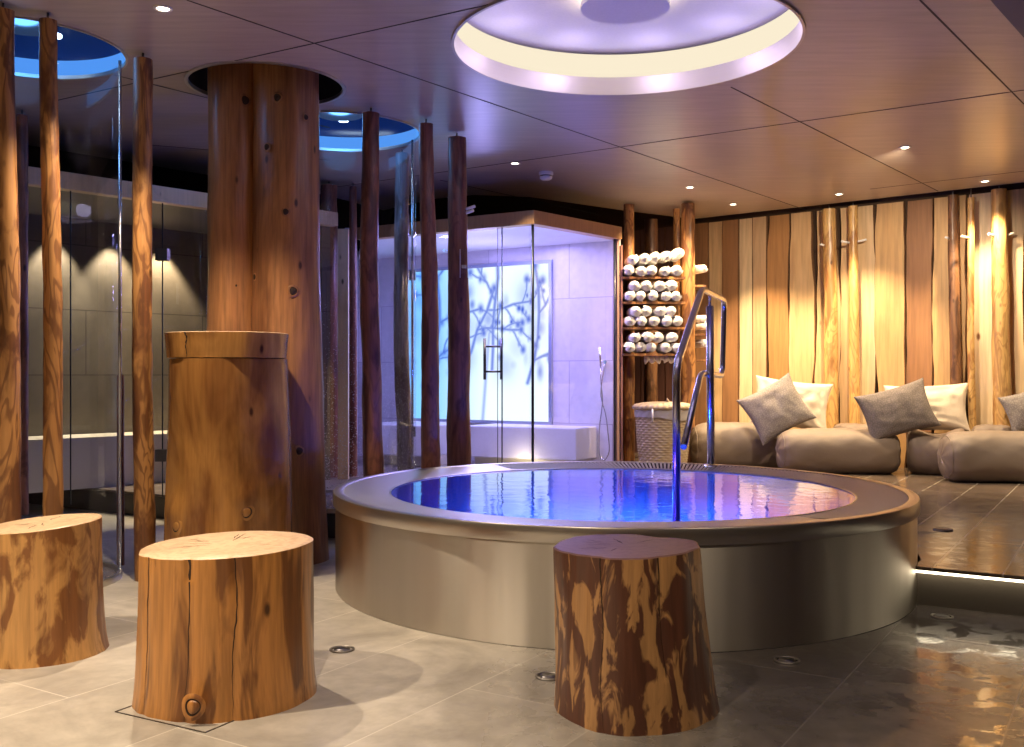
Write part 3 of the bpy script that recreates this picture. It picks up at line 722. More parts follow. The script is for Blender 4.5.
# solid deck of the rim on the left, slotted overflow grating round the rear and right
A0, A1 = math.radians(-60), math.radians(118)
def arc(mb, prof, a0, a1, n):
    vs = [(r*math.cos(a0+(a1-a0)*k/n), r*math.sin(a0+(a1-a0)*k/n), z) for k in range(n+1) for r, z in prof]; m = len(prof)
    mb.add(vs, [(k*m+i, k*m+i+1, (k+1)*m+i+1, (k+1)*m+i) for k in range(n) for i in range(m-1)])
mb = MB(); arc(mb, [(PR-0.052, RH-0.004), (WR+0.03, 0.484), (WR+0.006, 0.480), (WR, 0.470), (WR, 0.44)], A1, A0+2*PI, 100)
mb.build('rim_deck', metal('satin_rim_plate', (0.64,0.62,0.58), 0.42), pool, sharp=40)
mb = MB(); ns = 170
for k in range(ns):
    a = A0 + (A1-A0)*(k+0.5)/ns; h = (A1-A0)/ns*0.27
    sk_ = 0.035
    vs = []
    for (r, z) in ((WR+0.004, 0.476), (PR-0.054, RH-0.005)):
        sh = sk_*(r-WR)/0.24
        for dz in (0, -0.006):
            for da in (-h, h): vs.append((r*math.cos(a+da+sh), r*math.sin(a+da+sh), z+dz))
    mb.add(vs, [(0,1,5,4),(2,6,7,3),(0,4,6,2),(1,3,7,5),(0,2,3,1),(4,5,7,6)], 0, False)
mb.build('overflow_grating', plain('grating_slats', (0.60,0.57,0.54), 0.35, 0.0), pool)
mb = MB(); arc(mb, [(PR-0.05, 0.49), (PR-0.05, 0.42), (WR-0.004, 0.42), (WR-0.004, 0.474), (WR+0.004, 0.474)], A0, A1, 100)
mb.build('overflow_channel', M['steel_dark'], pool, sharp=40)
mb = MB(); arc(mb, [(WR-0.006, 0.474), (WR+0.002, 0.480), (WR+0.006, 0.474)], 0, 2*PI, 160); mb.build('inner_lip', M['steel_rim'], pool)
mb = MB(); mb.lathe([(WR, 0.474), (WR-0.01, 0.10), (WR-0.30, 0.08), (WR-0.32, -0.35), (0.001, -0.36)], 128); mb.build('basin', M['basin'], pool, sharp=30)
mb = MB(); mb.disc(WR+0.001, WZ, 128); wt = mb.build('water', M['water'], pool)
for k in range(3):      # underwater lamps on the rear wall and floor
    an = math.radians((70, 20, 200)[k]); m2 = MB(); m2.lathe([(0.001, 0.0), (0.07, 0.0), (0.08, -0.012)], 24)
    o = m2.build('underwater_lamp', emit('underwater_lens', (0.1,0.35,1.0), 7.0), pool, (0.65*math.cos(an), 0.65*math.sin(an), -0.345))
# handrail: one bent tube and its post
hr = empty('pool_handrail', (POOL.x, POOL.y, 0), 0, 'bent polished steel handrail rising from the water at the rear of the whirlpool', 'handrail')
def P(px, py, d): v = dep(px, py, d); return (v.x-POOL.x, v.y-POOL.y, v.z)
def smooth_path(pts, rad=0.08, n=7):
    pts = [Vector(p) for p in pts]; out = [pts[0]]
    for i in range(1, len(pts)-1):
        a, b, c = pts[i-1], pts[i], pts[i+1]
        r1 = min(rad, (a-b).length*0.45); r2 = min(rad, (c-b).length*0.45)
        p = b + (a-b).normalized()*r1; q = b + (c-b).normalized()*r2
        for k in range(n+1):
            t = k/n; out.append(p*(1-t)**2 + b*2*t*(1-t) + q*t*t)
    out.append(pts[-1]); return out
mb = MB(); mb.tube(smooth_path([P(676.5, 540, 5.14), P(676.5, 366, 5.14), P(702, 289, 6.2), P(724.5, 300, 7.35), P(722.5, 376, 7.35), P(701, 373, 6.55), P(683.5, 447, 5.95)], 0.10), 0.0205, 16)
mb.build('bent_rail', M['chrome'], hr)
mb = MB(); b_ = Vector(P(711, 464, 6.72)); mb.tube([b_, P(710, 306, 6.72)], 0.026, 16); mb.tube([P(710, 306, 6.72), P(710, 295, 6.72)], 0.008, 8)
mb.build('rail_post', M['chrome'], hr)
mb = MB(); mb.lathe([(0.001, 0.012), (0.045, 0.012), (0.05, 0.0)], 24, 0, (b_.x, b_.y)); o = mb.build('post_flange', M['chrome'], hr); o.location.z = 0.486

# ---------- floor drains and hatch
def drain(px, py, z0, label, r=0.045):
    p = at(px, py, z0); e = empty('floor_drain', (p.x, p.y, z0), 0, label, 'floor drain', 'round floor drains')
    mb = MB(); mb.lathe([(r, 0.001), (r, 0.006), (r*0.85, 0.008), (r*0.8, 0.003)], 32); mb.build('rim', M['drain'], e)
    mb = MB(); mb.lathe([(0.001, 0.007), (r*0.62, 0.007), (r*0.66, 0.002)], 24); mb.build('cover', M['steel_dark'], e)
drain(342, 650, 0, 'round steel floor drain right of the honey-coloured stool', 0.05)
drain(549, 677, 0, 'round steel floor drain just left of the dark mottled stool', 0.05)
drain(787, 661, 0, 'round dark floor drain between the dark mottled stool and the deck step', 0.05)
drain(942, 617, 0, 'round floor drain in the wet floor close below the deck step', 0.05)
drain(943, 530, PH, 'round floor drain on the raised deck right of the whirlpool', 0.055)
p = flo(205, 733); u = (flo(115, 712)-p).normalized(); v = Vector((-u.y, u.x, 0)); v = v if v.y > 0 else -v
mb = MB(); q = [p, p+u*0.40, p+u*0.40+v*0.40, p+v*0.40]
for i in range(4): strip(mb, q[i], q[(i+1) % 4], 0.004, 0.0005, 0.0025)
tag(mb.build('floor_hatch', M['steel_dark']), 'square hatch outline in the floor under the honey-coloured stool', 'hatch')

# ---------- glass cabins
def wall_prism(name, a, b, t, z0, z1, m_, side=1):
    a = Vector(a); b = Vector(b); d = (b-a).normalized(); n = Vector((-d.y, d.x))*t*side
    mb = MB(); mb.prism([a, b, b+n, a+n], z0, z1); return mb.build(name, m_)
C0 = Vector((0.187, 8.485)); C1 = Vector((1.04, 9.46)); CL = Vector((-1.47, 9.50)); BR = Vector((1.10, 9.60)); BL = Vector((-1.75, 11.345))
cab = empty('steam_cabin', (0, 0, 0), 0, 'lilac-lit corner glass cabin with a timber header behind the whirlpool', 'cabin')
def cab_part(name, a, b, t, z0, z1, m_, parent, side=1):
    o = wall_prism(name, a, b, t, z0, z1, m_, side); o.parent = parent; return o
dl = (C0-CL).normalized(); dr = (C1-C0).normalized()
nL = Vector((dl.y, -dl.x)); nL = nL if nL.y < 0 else -nL; nR = Vector((dr.y, -dr.x)); nR = nR if nR.y < 0 else -nR
# header: one mitred beam
den = 1 + nL.dot(nR); mit = (nL+nR)/den
o0, i0 = C0 + mit*0.0, C0 - mit*0.10
mb = MB(); mb.prism([CL, C0, i0, CL - nL*0.10], 2.385, 2.50); mb.prism([C0, C1, C1 - nR*0.10, i0], 2.385, 2.50); mb.build('header_beam', M['beam'], cab)
cab_part('end_post', C1 - dr*0.035 - nR*0.03, C1 - nR*0.03, 0.05, PH, 2.5, plain('cabin_post_paint', (0.42,0.26,0.24), 0.4), cab)
# glass: fixed panels and a door on the left face
def on_left(px):     # plan point on the left face at picture column px
    a = (px-HX)/F; d = C0-CL; n = CL; t = (a*n.y - n.x)/(d.x - a*d.y); return CL + d*t
def gpanel(name, a, b, parent):
    a = Vector(a) - nL*0.05; b = Vector(b) - nL*0.05; mb = MB(); mb.add([(a.x,a.y,PH+0.005),(b.x,b.y,PH+0.005),(b.x,b.y,2.383),(a.x,a.y,2.383)], [(0,1,2,3)], 0, False)
    return mb.build(name, M['glass'], parent)
g1 = on_left(409); g2 = on_left(499)
gpanel('glass_panel', CL+dl*0.02, g1-dl*0.004, cab); dr_o = gpanel('glass_door', g1+dl*0.004, g2-dl*0.004, cab); gpanel('glass_panel', g2+dl*0.004, C0-dl*0.05, cab)
a = C0 - nR*0.05; b = C1 - nR*0.05 - dr*0.05
mb = MB(); mb.add([(a.x,a.y,PH+0.005),(b.x,b.y,PH+0.005),(b.x,b.y,2.383),(a.x,a.y,2.383)], [(0,1,2,3)], 0, False); mb.build('glass_panel', M['glass'], cab)
for pt, w, kk in ((g1, .006, 1), (g2, .006, 1), (g2 - dl*0.045, .003, 1), (C0 - mit*0.05, .012, 0), (C1 - nR*0.05 - dr*0.05, .010, 0)):
    pt = pt - nL*0.05*kk; mb = MB(); mb.tube([(pt.x, pt.y, PH+0.005), (pt.x, pt.y, 2.384)], w, 8); mb.build('glass_seal', M['glass_edge'], cab)
for zz in (2.02, 0.58):
    h = g1 - nL*0.05; mb = MB(); mb.box((h.x-0.03, h.y-0.03, zz-0.045), (h.x+0.03, h.y+0.03, zz+0.045)); mb.build('hinge', M['steel_dark'], dr_o)
hd = on_left(490) - nL*0.05
mb = MB()
for sgn in (-1, 1):
    c = hd + nL*0.05*sgn - dl*0.055*sgn
    mb.tube([(c.x, c.y, 1.06), (c.x, c.y, 1.42)], 0.013, 12)
c1_, c2_ = hd + nL*0.05 - dl*0.055, hd - nL*0.05 + dl*0.055
for zz in (1.13, 1.35): mb.tube([(c1_.x, c1_.y, zz), (c2_.x, c2_.y, zz)], 0.009, 10)
mb.build('door_handle', M['steel_dark'], dr_o)
# cabin walls, ceiling and floor
struct(wall_prism('wall_back_cabin', BR + (BL-BR).normalized()*0.11, BL, 0.1, PH, 2.5, M['tile_cool'], -1))
struct(wall_prism('wall_left_cabin', CL + Vector((-0.02, 0.02)), BL, 0.1, PH, 2.5, M['tile_cool'], 1))
mb = MB(); mb.prism([CL-nL*0.11, C0-mit*0.11, C1-nR*0.11-dr*0.06, BR + (BL-BR).normalized()*0.12, BL], 2.40, 2.46); struct(mb.build('ceiling_cabin', plain('cabin_ceiling', (0.80,0.78,0.80), 0.5)))
bd = (BL-BR).normalized(); bn = Vector((-bd.y, bd.x)); bn = bn if bn.y < 0 else -bn
def on_back(px, off=0.0):
    a = (px-HX)/F; A = BR + bn*off; t = (a*A.y - A.x)/(bd.x - a*bd.y); return A + bd*t
# backlit picture of frosty twigs
def twig_panel():
    aL, aR = on_back(407, 0.02), on_back(549, 0.02); Wd = (aR-aL).length; z0, z1 = 0.63, 2.22; Hh = z1-z0
    nx, nz = 150, 150; g_ = [[0.0]*(nx+1) for _ in range(nz+1)]
    r = random.Random(4)
    def blob(x, z, sx, sz, v):
        i0, i1 = int((x-3*sx)/Wd*nx), int((x+3*sx)/Wd*nx)+1; j0, j1 = int((z-3*sz)/Hh*nz), int((z+3*sz)/Hh*nz)+1
        for j in range(max(0, j0), min(nz, j1)+1):
            for i in range(max(0, i0), min(nx, i1)+1):
                dx = (i/nx*Wd-x)/sx; dz = (j/nz*Hh-z)/sz; g_[j][i] = max(g_[j][i], v*math.exp(-(dx*dx+dz*dz)/2))
    def seg(x0, z0_, x1, z1_, w, v):
        n = int(math.hypot(x1-x0, z1_-z0_)/0.008)+1
        for k in range(n+1): t = k/n; blob(x0+(x1-x0)*t, z0_+(z1_-z0_)*t, w, w, v)
    def branch(x, z, an, L, w, dpt):
        n = 5
        for k in range(n):
            an += r.uniform(-0.25, 0.25); x2, z2 = x+math.cos(an)*L/n, z+math.sin(an)*L/n
            seg(x, z, x2, z2, w, 0.85); x, z = x2, z2
            if dpt > 0 and r.random() < 0.75: branch(x, z, an + r.choice([-1, 1])*r.uniform(0.5, 1.0), L*0.45, w*0.75, dpt-1)
            if r.random() < 0.5: blob(x+r.uniform(-.03, .03), z+r.uniform(-.03, .03), r.uniform(0.012, 0.028), r.uniform(0.02, 0.04), r.uniform(0.5, 1.0))
        blob(x, z, 0.03, 0.04, 0.9)
    for sx in (0.12, 0.36, 0.62, 0.86):
        branch(Wd*sx, 0.42 + r.uniform(-.15, .2), 1.45 + r.uniform(-.3, .3), 1.2, 0.017, 2)
    seg(Wd*0.555, 0.0, Wd*0.60, 0.9, 0.016, 0.6); seg(Wd*0.60, 0.9, Wd*0.66, 1.15, 0.014, 0.6)
    for _ in range(30): blob(r.uniform(0, Wd), r.uniform(0.45, 1.4), r.uniform(0.025, 0.06), r.uniform(0.03, 0.08), r.uniform(0.35, 0.8))
    for _ in range(14): blob(r.uniform(0, Wd), r.uniform(0.5, 1.3), r.uniform(0.06, 0.12), r.uniform(0.08, 0.16), r.uniform(0.25, 0.45))
    d = (aR-aL).normalized()
    vs = [(aL.x+d.x*Wd*i/nx, aL.y+d.y*Wd*i/nx, z0+Hh*j/nz) for j in range(nz+1) for i in range(nx+1)]
    fs = [(j*(nx+1)+i, j*(nx+1)+i+1, (j+1)*(nx+1)+i+1, (j+1)*(nx+1)+i) for j in range(nz) for i in range(nx)]
    e = empty('backlit_picture', (0, 0, 0), 0, 'bright backlit panel printed with blurred frosty twigs on the rear wall of the glass cabin', 'light panel')
    mb = MB(); mb.add(vs, fs, 0, False)
    m, nt, out = mat('backlit_print')
    at_ = N(nt, 'Attribute', attribute_name='print')
    em = N(nt, 'Emission', {'Color': at_.outputs['Color'], 'Strength': 1.2}); nt.links.new(em.outputs[0], out.inputs[0])
    o = mb.build('printed_pane', m, e)
    ca = o.data.color_attributes.new('print', 'FLOAT_COLOR', 'POINT')
    for j in range(nz+1):
        for i in range(nx+1):
            v = min(1.0, g_[j][i]); lf = 1 - i/nx
            bgc = Vector((0.80, 0.93, 1.0)) - Vector((0.58, 0.36, 0.0))*max(0, min(1, (lf-0.42)*2.6))
            c = bgc.lerp(Vector((0.02, 0.07, 0.55)), v)
            ca.data[j*(nx+1)+i].color = (c.x, c.y, c.z, 1)
    mb = MB(); t = 0.035
    def bar(s0, s1, za, zb):
        q0 = aL+d*s0; q1 = aL+d*s1; mb.prism([q0+bn*0.012, q1+bn*0.012, q1-bn*0.018, q0-bn*0.018], za, zb)
    bar(-t, 0, z0-t, z1+t); bar(Wd, Wd+t, z0-t, z1+t); bar(0, Wd, z1, z1+t); bar(0, Wd, z0-t, z0)
    mb.build('frame', plain('panel_frame', (0.35,0.40,0.55), 0.4, 0.5), e)
twig_panel()
def prism_bench(name, pts, z0, z1, label, m_=None):
    mb = MB(); mb.prism(pts, z0, z1); o = mb.build(name, m_ or M['bench_white']); 
    bv = o.modifiers.new('b', 'BEVEL'); bv.width = 0.012; bv.segments = 2
    return tag(o, label, 'bench')
b0 = on_back(495, 0.02); b1 = on_back(597, 0.02)
prism_bench('stone_bench', [b0, b1, b1 + bn*0.40 + bd*0.02, b0 + bn*0.55], PH+0.10, 0.60, 'pale stone bench below the backlit panel, inside the glass cabin on the right')
mb = MB(); mb.prism([b0+bn*0.03-bd*.05, b1+bn*.03+bd*.05, b1+bn*0.33+bd*0.06, b0+bn*0.45-bd*.05], PH+0.001, PH+0.10); tag(mb.build('bench_plinth', M['bench_warm']), 'recessed plinth glowing warm beneath the right stone bench in the glass cabin', 'bench plinth')
b2 = on_back(404, 0.02); b3 = on_back(470, 0.02)
prism_bench('stone_bench', [b2, b3, b3 + bn*0.8, b2 + bn*0.8 - bd*0.1], PH+0.10, 0.60, 'pale stone bench inside the glass cabin at its left, behind the dark poles')
mb = MB(); mb.prism([b2+bn*.03, b3+bn*.03, b3+bn*0.7, b2+bn*0.7], PH+0.001, PH+0.10); tag(mb.build('bench_plinth', M['bench_warm']), 'recessed plinth beneath the left stone bench in the glass cabin', 'bench plinth')
# hand shower
hs = empty('hand_shower', (0, 0, 0), 0, 'slim steel hand shower with a looped hose on the tiled cabin wall', 'shower')
q = on_back(604, 0.03); dpt = q.y
def Q(px, py, o=0.05): w = on_back(px, o); return (w.x, w.y, CH+(HY-py)/F*w.y)
mb = MB(); mb.tube([Q(599.5, 347, .07), Q(600.5, 366, .06)], 0.011, 10); mb.build('spray_wand', M['chrome'], hs)
mb = MB(); mb.tube([Q(605, 362, 0.0), Q(605, 362, .06)], 0.018, 10); mb.tube([Q(605, 362, .05), Q(600, 361, .06)], 0.010, 8); mb.build('wall_holder', M['chrome'], hs)
mb = MB(); mb.tube(smooth_path([Q(600.5, 366), Q(601, 385), Q(603, 400), Q(599, 430), Q(599, 455), Q(604, 462), Q(610, 452), Q(606, 415), Q(600, 395), Q(603, 375), Q(605, 362)], 0.08), 0.006, 8); mb.build('hose', M['chrome'], hs)

# left cabin: dark tiled sauna-side room behind glass
LA = Vector((-1.50, 8.62)); LB = Vector((-4.6, 5.22)); ld = (LB-LA).normalized(); ln = Vector((-ld.y, ld.x)); ln = ln if ln.y < 0 else -ln
lc = empty('tiled_cabin', (0, 0, 0), 0, 'dark tiled cabin behind glass with a pale timber header at the left rear', 'cabin')
o = wall_prism('header_beam', LA, LB, 0.10, 2.385, 2.50, M['beam_pale'], 1); o.parent = lc
side = 1 if Vector((-ld.y, ld.x)).y > 0 else -1
bpy.data.objects.remove(o)
o = wall_prism('header_beam', LA, LB, 0.10, 2.385, 2.50, M['beam_pale'], side); o.parent = lc
def on_line(px, A, d): a = (px-HX)/F; t = (a*A.y - A.x)/(d.x - a*d.y); return A + d*t
cuts = [LA - ln*.05, on_line(162, LA - ln*.05, ld), on_line(70, LA - ln*.05, ld), LB - ln*.05]
for i in range(3):
    a = cuts[i] + ld*0.004; b = cuts[i+1] - ld*0.004
    mb = MB(); mb.add([(a.x,a.y,PH+0.005),(b.x,b.y,PH+0.005),(b.x,b.y,2.383),(a.x,a.y,2.383)], [(0,1,2,3)], 0, False); gp = mb.build('glass_door' if i == 0 else 'glass_panel', M['glass'], lc)
    mb = MB(); mb.tube([(b.x, b.y, PH+.005), (b.x, b.y, 2.383)], 0.005, 8); mb.build('glass_seal', M['glass_edge'], lc)
    if i == 0:
        for zz in (2.0, 0.5):
            m2 = MB(); m2.box((b.x-.045, b.y-.03, zz-.045), (b.x+.045, b.y+.03, zz+.045)); m2.build('hinge', M['steel_dark'], gp)
back_off = 1.5
ba, bb = LA - ln*back_off + ld*(-0.3), LB - ln*back_off
struct(wall_prism('wall_left_tiles', ba, bb, 0.1, PH, 2.5, M['tile_dark'], side))
struct(wall_prism('wall_cabin_divider', LA - ln*0.11 , ba + ld*0.0, 0.08, PH, 2.5, M['tile_dark'], -side))
mb = MB(); mb.prism([LA-ln*.11, LB-ln*.11, bb, ba], 2.42, 2.46); struct(mb.build('ceiling_left_cabin', plain('dark_cabin_ceiling', (0.10,0.09,0.08), 0.5)))
mb = MB(); qa, qb = ba + ld*0.35, bb; mb.prism([qa + ln*0.02, qb + ln*0.02, qb + ln*0.5, qa + ln*0.5], PH+0.001, 0.60)
tag(mb.build('stone_bench', M['bench_warm']), 'warm-lit stone bench inside the dark tiled cabin at the left rear', 'bench')

# ---------- towel rack
rk = empty('towel_shelf', (0, 0, 0), 0, 'open timber shelf unit between two poles, stacked with rolled white towels', 'shelf')
RL = Vector((1.175, 10.0)); RRt = Vector((1.80, 10.02))
def rpole(px, d, w, name, mt, seed, top=TOP-0.02, z0=PH):
    R = w/F*d/2; x = (px-HX)/F*d
    mb, tp = log_geo(seed, top-z0, R*1.08, R, nt=28, nz=60, amp=0.09); o = mb.build(name, mt, rk, (x, d, z0)); return o
rpole(629, 10.03, 10.5, 'post', M['pole_warm'], 41); rpole(688, 9.98, 13.5, 'post', M['pole_warm'], 43)
rpole(676.5, 10.3, 7, 'post', M['pole_warm'], 44); 
e = pole(651, 0, 13, M['pole_dark'], 'dark pole standing behind the towel shelf before the dark boards', PH, None, 51, d=10.9, rod=False)
mb = MB(); x0 = (620.8-HX)/F*9.70; mb.box((x0, 9.69, PH), (x0+0.018, 10.06, 2.36)); mb.build('side_board', plain('shelf_side_paint', (0.35,0.17,0.13), 0.4), rk)
shelf_y = (276.5, 301.5, 327, 353.5); SD = 9.68
zs = [CH + (HY-y)/F*SD for y in shelf_y]
sx0, sx1 = (622.8-HX)/F*SD, (685.5-HX)/F*SD
for z in zs:
    mb = MB(); mb.box((sx0, SD, z-0.022), (sx1, SD+0.29, z)); o = mb.build('shelf_board', M['pole_warm'], rk)
def towel_mesh(seed):
    r = random.Random(seed); K = 46; turns = 2.6; th = 0.0175; R = 0.062
    mb = MB(); pts = []
    for k in range(K+1):
        t = k/K; an = -turns*2*PI*t + r.uniform(-.02, .02) + seed; rr = R - (R-0.012)*t
        pts.append((an, rr))
    nl = 7; L = 0.30; vs = []
    for l in range(nl):
        y = -L/2 + L*l/(nl-1); e = abs(2*l/(nl-1)-1); sh = 1 - 0.10*e**4
        for (an, rr) in pts:
            for q in (rr, rr-th):
                q2 = q*sh*(1+0.05*noise.noise(Vector((math.cos(an)*1.5, y*8, seed*3.3)))); yy = y + 0.008*noise.noise(Vector((an, seed, l)))
                vs.append((q2*math.cos(an)*1.07, yy, q2*math.sin(an)*0.95))
    w = 2*(K+1); fs = []
    for l in range(nl-1):
        for k in range(K):
            for q in (0, 1):
                a_, b_2 = l*w+2*k+q, l*w+2*(k+1)+q
                fs.append((a_, b_2, b_2+w, a_+w))
        for k in (0, K): fs.append((l*w+2*k, l*w+2*k+1, (l+1)*w+2*k+1, (l+1)*w+2*k))
    for l in (0, nl-1):
        for k in range(K): fs.append((l*w+2*k, l*w+2*k+1, l*w+2*(k+1)+1, l*w+2*(k+1)))
    mb.add(vs, fs)
    me = bpy.data.meshes.new('rolled_towel'); me.from_pydata(mb.v, [], mb.f); me.materials.append(M['towel'])
    for p in me.polygons: p.use_smooth = True
    return me
TM = [towel_mesh(k) for k in range(6)]
ordn = ['leftmost', 'second from the left', 'third from the left', 'fourth from the left', 'rightmost']
ordn4 = ['leftmost', 'second from the left', 'third from the left', 'rightmost']
shn = ['top shelf', 'second shelf down', 'third shelf down', 'lowest shelf']
rt = random.Random(9)
R_T = 0.058
layout = [((204,245,288,343,390,430+20), (246,300,347,395,455), ),
          ]
rows = []   # per shelf: lower row px, upper row px (pixels in the photograph)
for q in range(4):
    rows.append(([628.4+12.1*k + rt.uniform(-.6, .6) for k in range(5)], [634.3+12.4*k + rt.uniform(-.9, .9) for k in range(4 if q else 4)]))
rows[0] = (rows[0][0], [632, 643.5, 655, 666, 678])
for si, (low, up) in enumerate(rows):
    low = sorted(low)
    for row, xs in (('lower', low), ('upper', up)):
        for k, px in enumerate(xs):
            sc = 0.985 if row == 'lower' else 1.0
            if si == 0 and k == 4: sc *= 1.08
            o = bpy.data.objects.new('rolled_towel', TM[rt.randrange(6)])
            z = zs[si] + R_T*1.0*sc + 0.001 if row == 'lower' else zs[si] + R_T*0.97*sc*2.78
            if si == 0 and row == 'upper': z += 0.012 + 0.010*k
            o.location = ((px-HX)/F*9.72, 9.815 + rt.uniform(-0.02, 0.015), z); o.scale = (sc*(0.95 if len(xs) == 5 else 1.02), 1, sc*1.03)
            o.rotation_euler = (rt.uniform(-.03, .03), 0, rt.uniform(-.10, .10)); link(o)
            nm = (ordn if len(xs) == 5 else ordn4)[k]
            tag(o, 'rolled white towel, %s in the %s row, %s' % (nm, row, shn[si]), 'towel', 'rolled white towels')
for k, (px, py) in enumerate(((696.5, 269), (698.5, 319), (699, 326), (697.5, 344))):
    o = bpy.data.objects.new('rolled_towel', TM[k]); o.location = ((px-HX)/F*10.15, 10.2, CH+(HY-py)/F*10.15); o.rotation_euler = (0, 0, 0.5); o.scale = (0.85, .9, 0.85); link(o)
    tag(o, 'rolled white towel peeping out right of the shelf post, %s' % ['topmost', 'upper of the middle two', 'lower of the middle two', 'lowest'][k], 'towel', 'rolled white towels')
for z in (zs[0], zs[2], zs[3]):
    mb = MB(); mb.box(((684-HX)/F*10.05, 10.0, z-0.07), ((697-HX)/F*10.05+0.08, 10.36, z-0.052)); mb.build('rear_shelf_board', M['pole_warm'], rk)
# a crumpled towel edge hangs below the lowest shelf
mb = MB(); n = 60; vs = []
for k in range(n+1):
    t = k/n; x = (644-HX)/F*9.8 + t*0.34; h = 0.05 + 0.02*math.sin(t*34) + 0.02*noise.noise(Vector((t*8, 0, 3)))
    yy = 9.80 + 0.012*math.sin(t*45)
    vs += [(x, yy, zs[3]-0.024), (x, yy-0.01, zs[3]-0.024-h*0.6), (x, yy+0.004, zs[3]-0.024-h)]
mb.add(vs, [(3*k+i, 3*k+3+i, 3*k+4+i, 3*k+1+i) for k in range(n) for i in (0, 1)])
o = mb.build('hanging_towel', M['towel']); sd = o.modifiers.new('s', 'SOLIDIFY'); sd.thickness = 0.012
tag(o, 'white towel edge with a scalloped hem hanging below the lowest towel shelf', 'towel')

# ---------- wicker hamper
hp = dep(663, 400, 9.62); hx, hy = hp.x, hp.y
hamp = empty('wicker_hamper', (hx, hy, PH), 0, 'round pale wicker laundry basket with lid below the towel shelf', 'basket')
mb = MB(); n = 132; nz = 96; H = 0.575; vs = []
for j in range(nz+1):
    t = j/nz
    for k in range(n):
        th = 2*PI*k/n; r = 0.215 + 0.045*t + 0.008*math.sin(PI*t)
        rowp = (j//4) % 2; r += 0.006*math.sin(PI*(j % 4)/4)*(1 if True else 0) + 0.006*math.sin(th*22 + rowp*PI)*abs(math.sin(PI*(j % 4)/4))
        vs.append((r*math.cos(th), r*math.sin(th)*0.8, H*t + 0.002))
mb.add(vs, [(j*n+k, j*n+(k+1) % n, (j+1)*n+(k+1) % n, (j+1)*n+k) for j in range(nz) for k in range(n)])
mb.add([(0.21*math.cos(2*PI*k/n), 0.168*math.sin(2*PI*k/n), 0.002) for k in range(n)], [tuple(range(n))])
mb.build('basket_body', M['wicker'], hamp)
mb = MB(); vs = []; prof = [(0.272, -0.02), (0.29, -0.012), (0.292, 0.01), (0.27, 0.03), (0.2, 0.045), (0.1, 0.052), (0.001, 0.055)]
for (r, z) in prof:
    for k in range(n): th = 2*PI*k/n; q = r + 0.004*math.sin(th*30); vs.append((q*math.cos(th), q*math.sin(th)*0.8, z + 0.004*math.sin(th*30)))
mb.add(vs, [(j*n+k, j*n+(k+1) % n, (j+1)*n+(k+1) % n, (j+1)*n+k) for j in range(len(prof)-1) for k in range(n)])
lid = mb.build('lid', M['wicker'], hamp, (0, 0, H+0.022))
mb = MB(); n = 96; vs = []
for j in range(5):
    for k in range(n):
        th = 2*PI*k/n; r = 0.273 + 0.004*math.sin(th*17+j); dz = -0.07 - 0.03*max(0, math.sin(th*2+3.6)) if j == 4 else -0.018*j
        vs.append((r*math.cos(th), r*math.sin(th)*0.81, H + dz + 0.004))
mb.add(vs, [(j*n+k, j*n+(k+1) % n, (j+1)*n+(k+1) % n, (j+1)*n+k) for j in range(4) for k in range(n)])
mb.build('liner', plain('grey_liner_cloth', (0.38,0.35,0.33), 0.9), hamp)
mb = MB(); mb.tube([(-0.13, -0.20, H+0.02), (-0.132, -0.23, H-0.02), (-0.13, -0.225, H-0.10)], 0.008, 8); mb.build('tie', M['towel'], hamp)
mb = MB(); mb.tube([(0.03, 0.0, 0.05), (0.04, -0.01, 0.085), (0.06, -0.02, 0.05)], 0.008, 8); mb.build('lid_loop', M['wicker'], lid)

# ---------- beanbags and cushions
def beanbag(name, label, c, L, w, h, rz, mt, seed, sag=0.0, cat='beanbag', tilt=0.0):
    nu, nv = 72, 60; vs = []
    for j in range(nu+1):
        s_ = -1 + 2*j/nu; s2 = math.copysign(1-(1-abs(s_))**1.6, s_) if False else math.sin(s_*PI/2)
        prof = max(0.0, 1-abs(s2)**7)**(1/3.2)
        for k in range(nv):
            th = 2*PI*k/nv; cy, sz = math.cos(th), math.sin(th)
            cy = math.copysign(abs(cy)**0.85, cy); sz = math.copysign(abs(sz)**0.85, sz)
            wr = 0.05*noise.noise(Vector((s2*2.5, cy*1.2, sz*1.2+seed))) + 0.02*noise.noise(Vector((s2*6, cy*4, sz*4+seed)))
            cap = max(0, abs(s2)-0.78)/0.22; wr += 0.035*cap*math.sin(th*9 + 2*noise.noise(Vector((th*2, seed, s2))))
            r = prof*(1+wr)
            z = sz*h/2*r; z = max(z, -h*0.44)
            x = s2*L/2*(1+0.02*noise.noise(Vector((cy*2, sz*2, seed)))) ; z += sag*h*(abs(s2)**2-0.4)*max(0, sz)
            vs.append((x, cy*w/2*r, z + h*0.44))
    mb = MB(); mb.add(vs, [(j*nv+k, j*nv+(k+1) % nv, (j+1)*nv+(k+1) % nv, (j+1)*nv+k) for j in range(nu) for k in range(nv)])
    e = empty(name, c, rz, label, cat)
    o = mb.build('cushion_body', mt, e); 
    # seam ring near each end and a small tab
    for sgn in (-1, 1):
        m2 = MB(); pts = []
        j = int((0.5+0.5*0.62*sgn)*nu) if False else (nu - 9 if sgn > 0 else 9)
        ring = [Vector(vs[j*nv+k]) for k in range(nv)]; cc = sum(ring, Vector())/nv
        pts = [p + (p-cc).normalized()*0.001 for p in ring]; pts.append(pts[0]); m2.tube(pts, 0.0045, 6, caps=False); m2.build('seam_piping', mt, e)
    return e
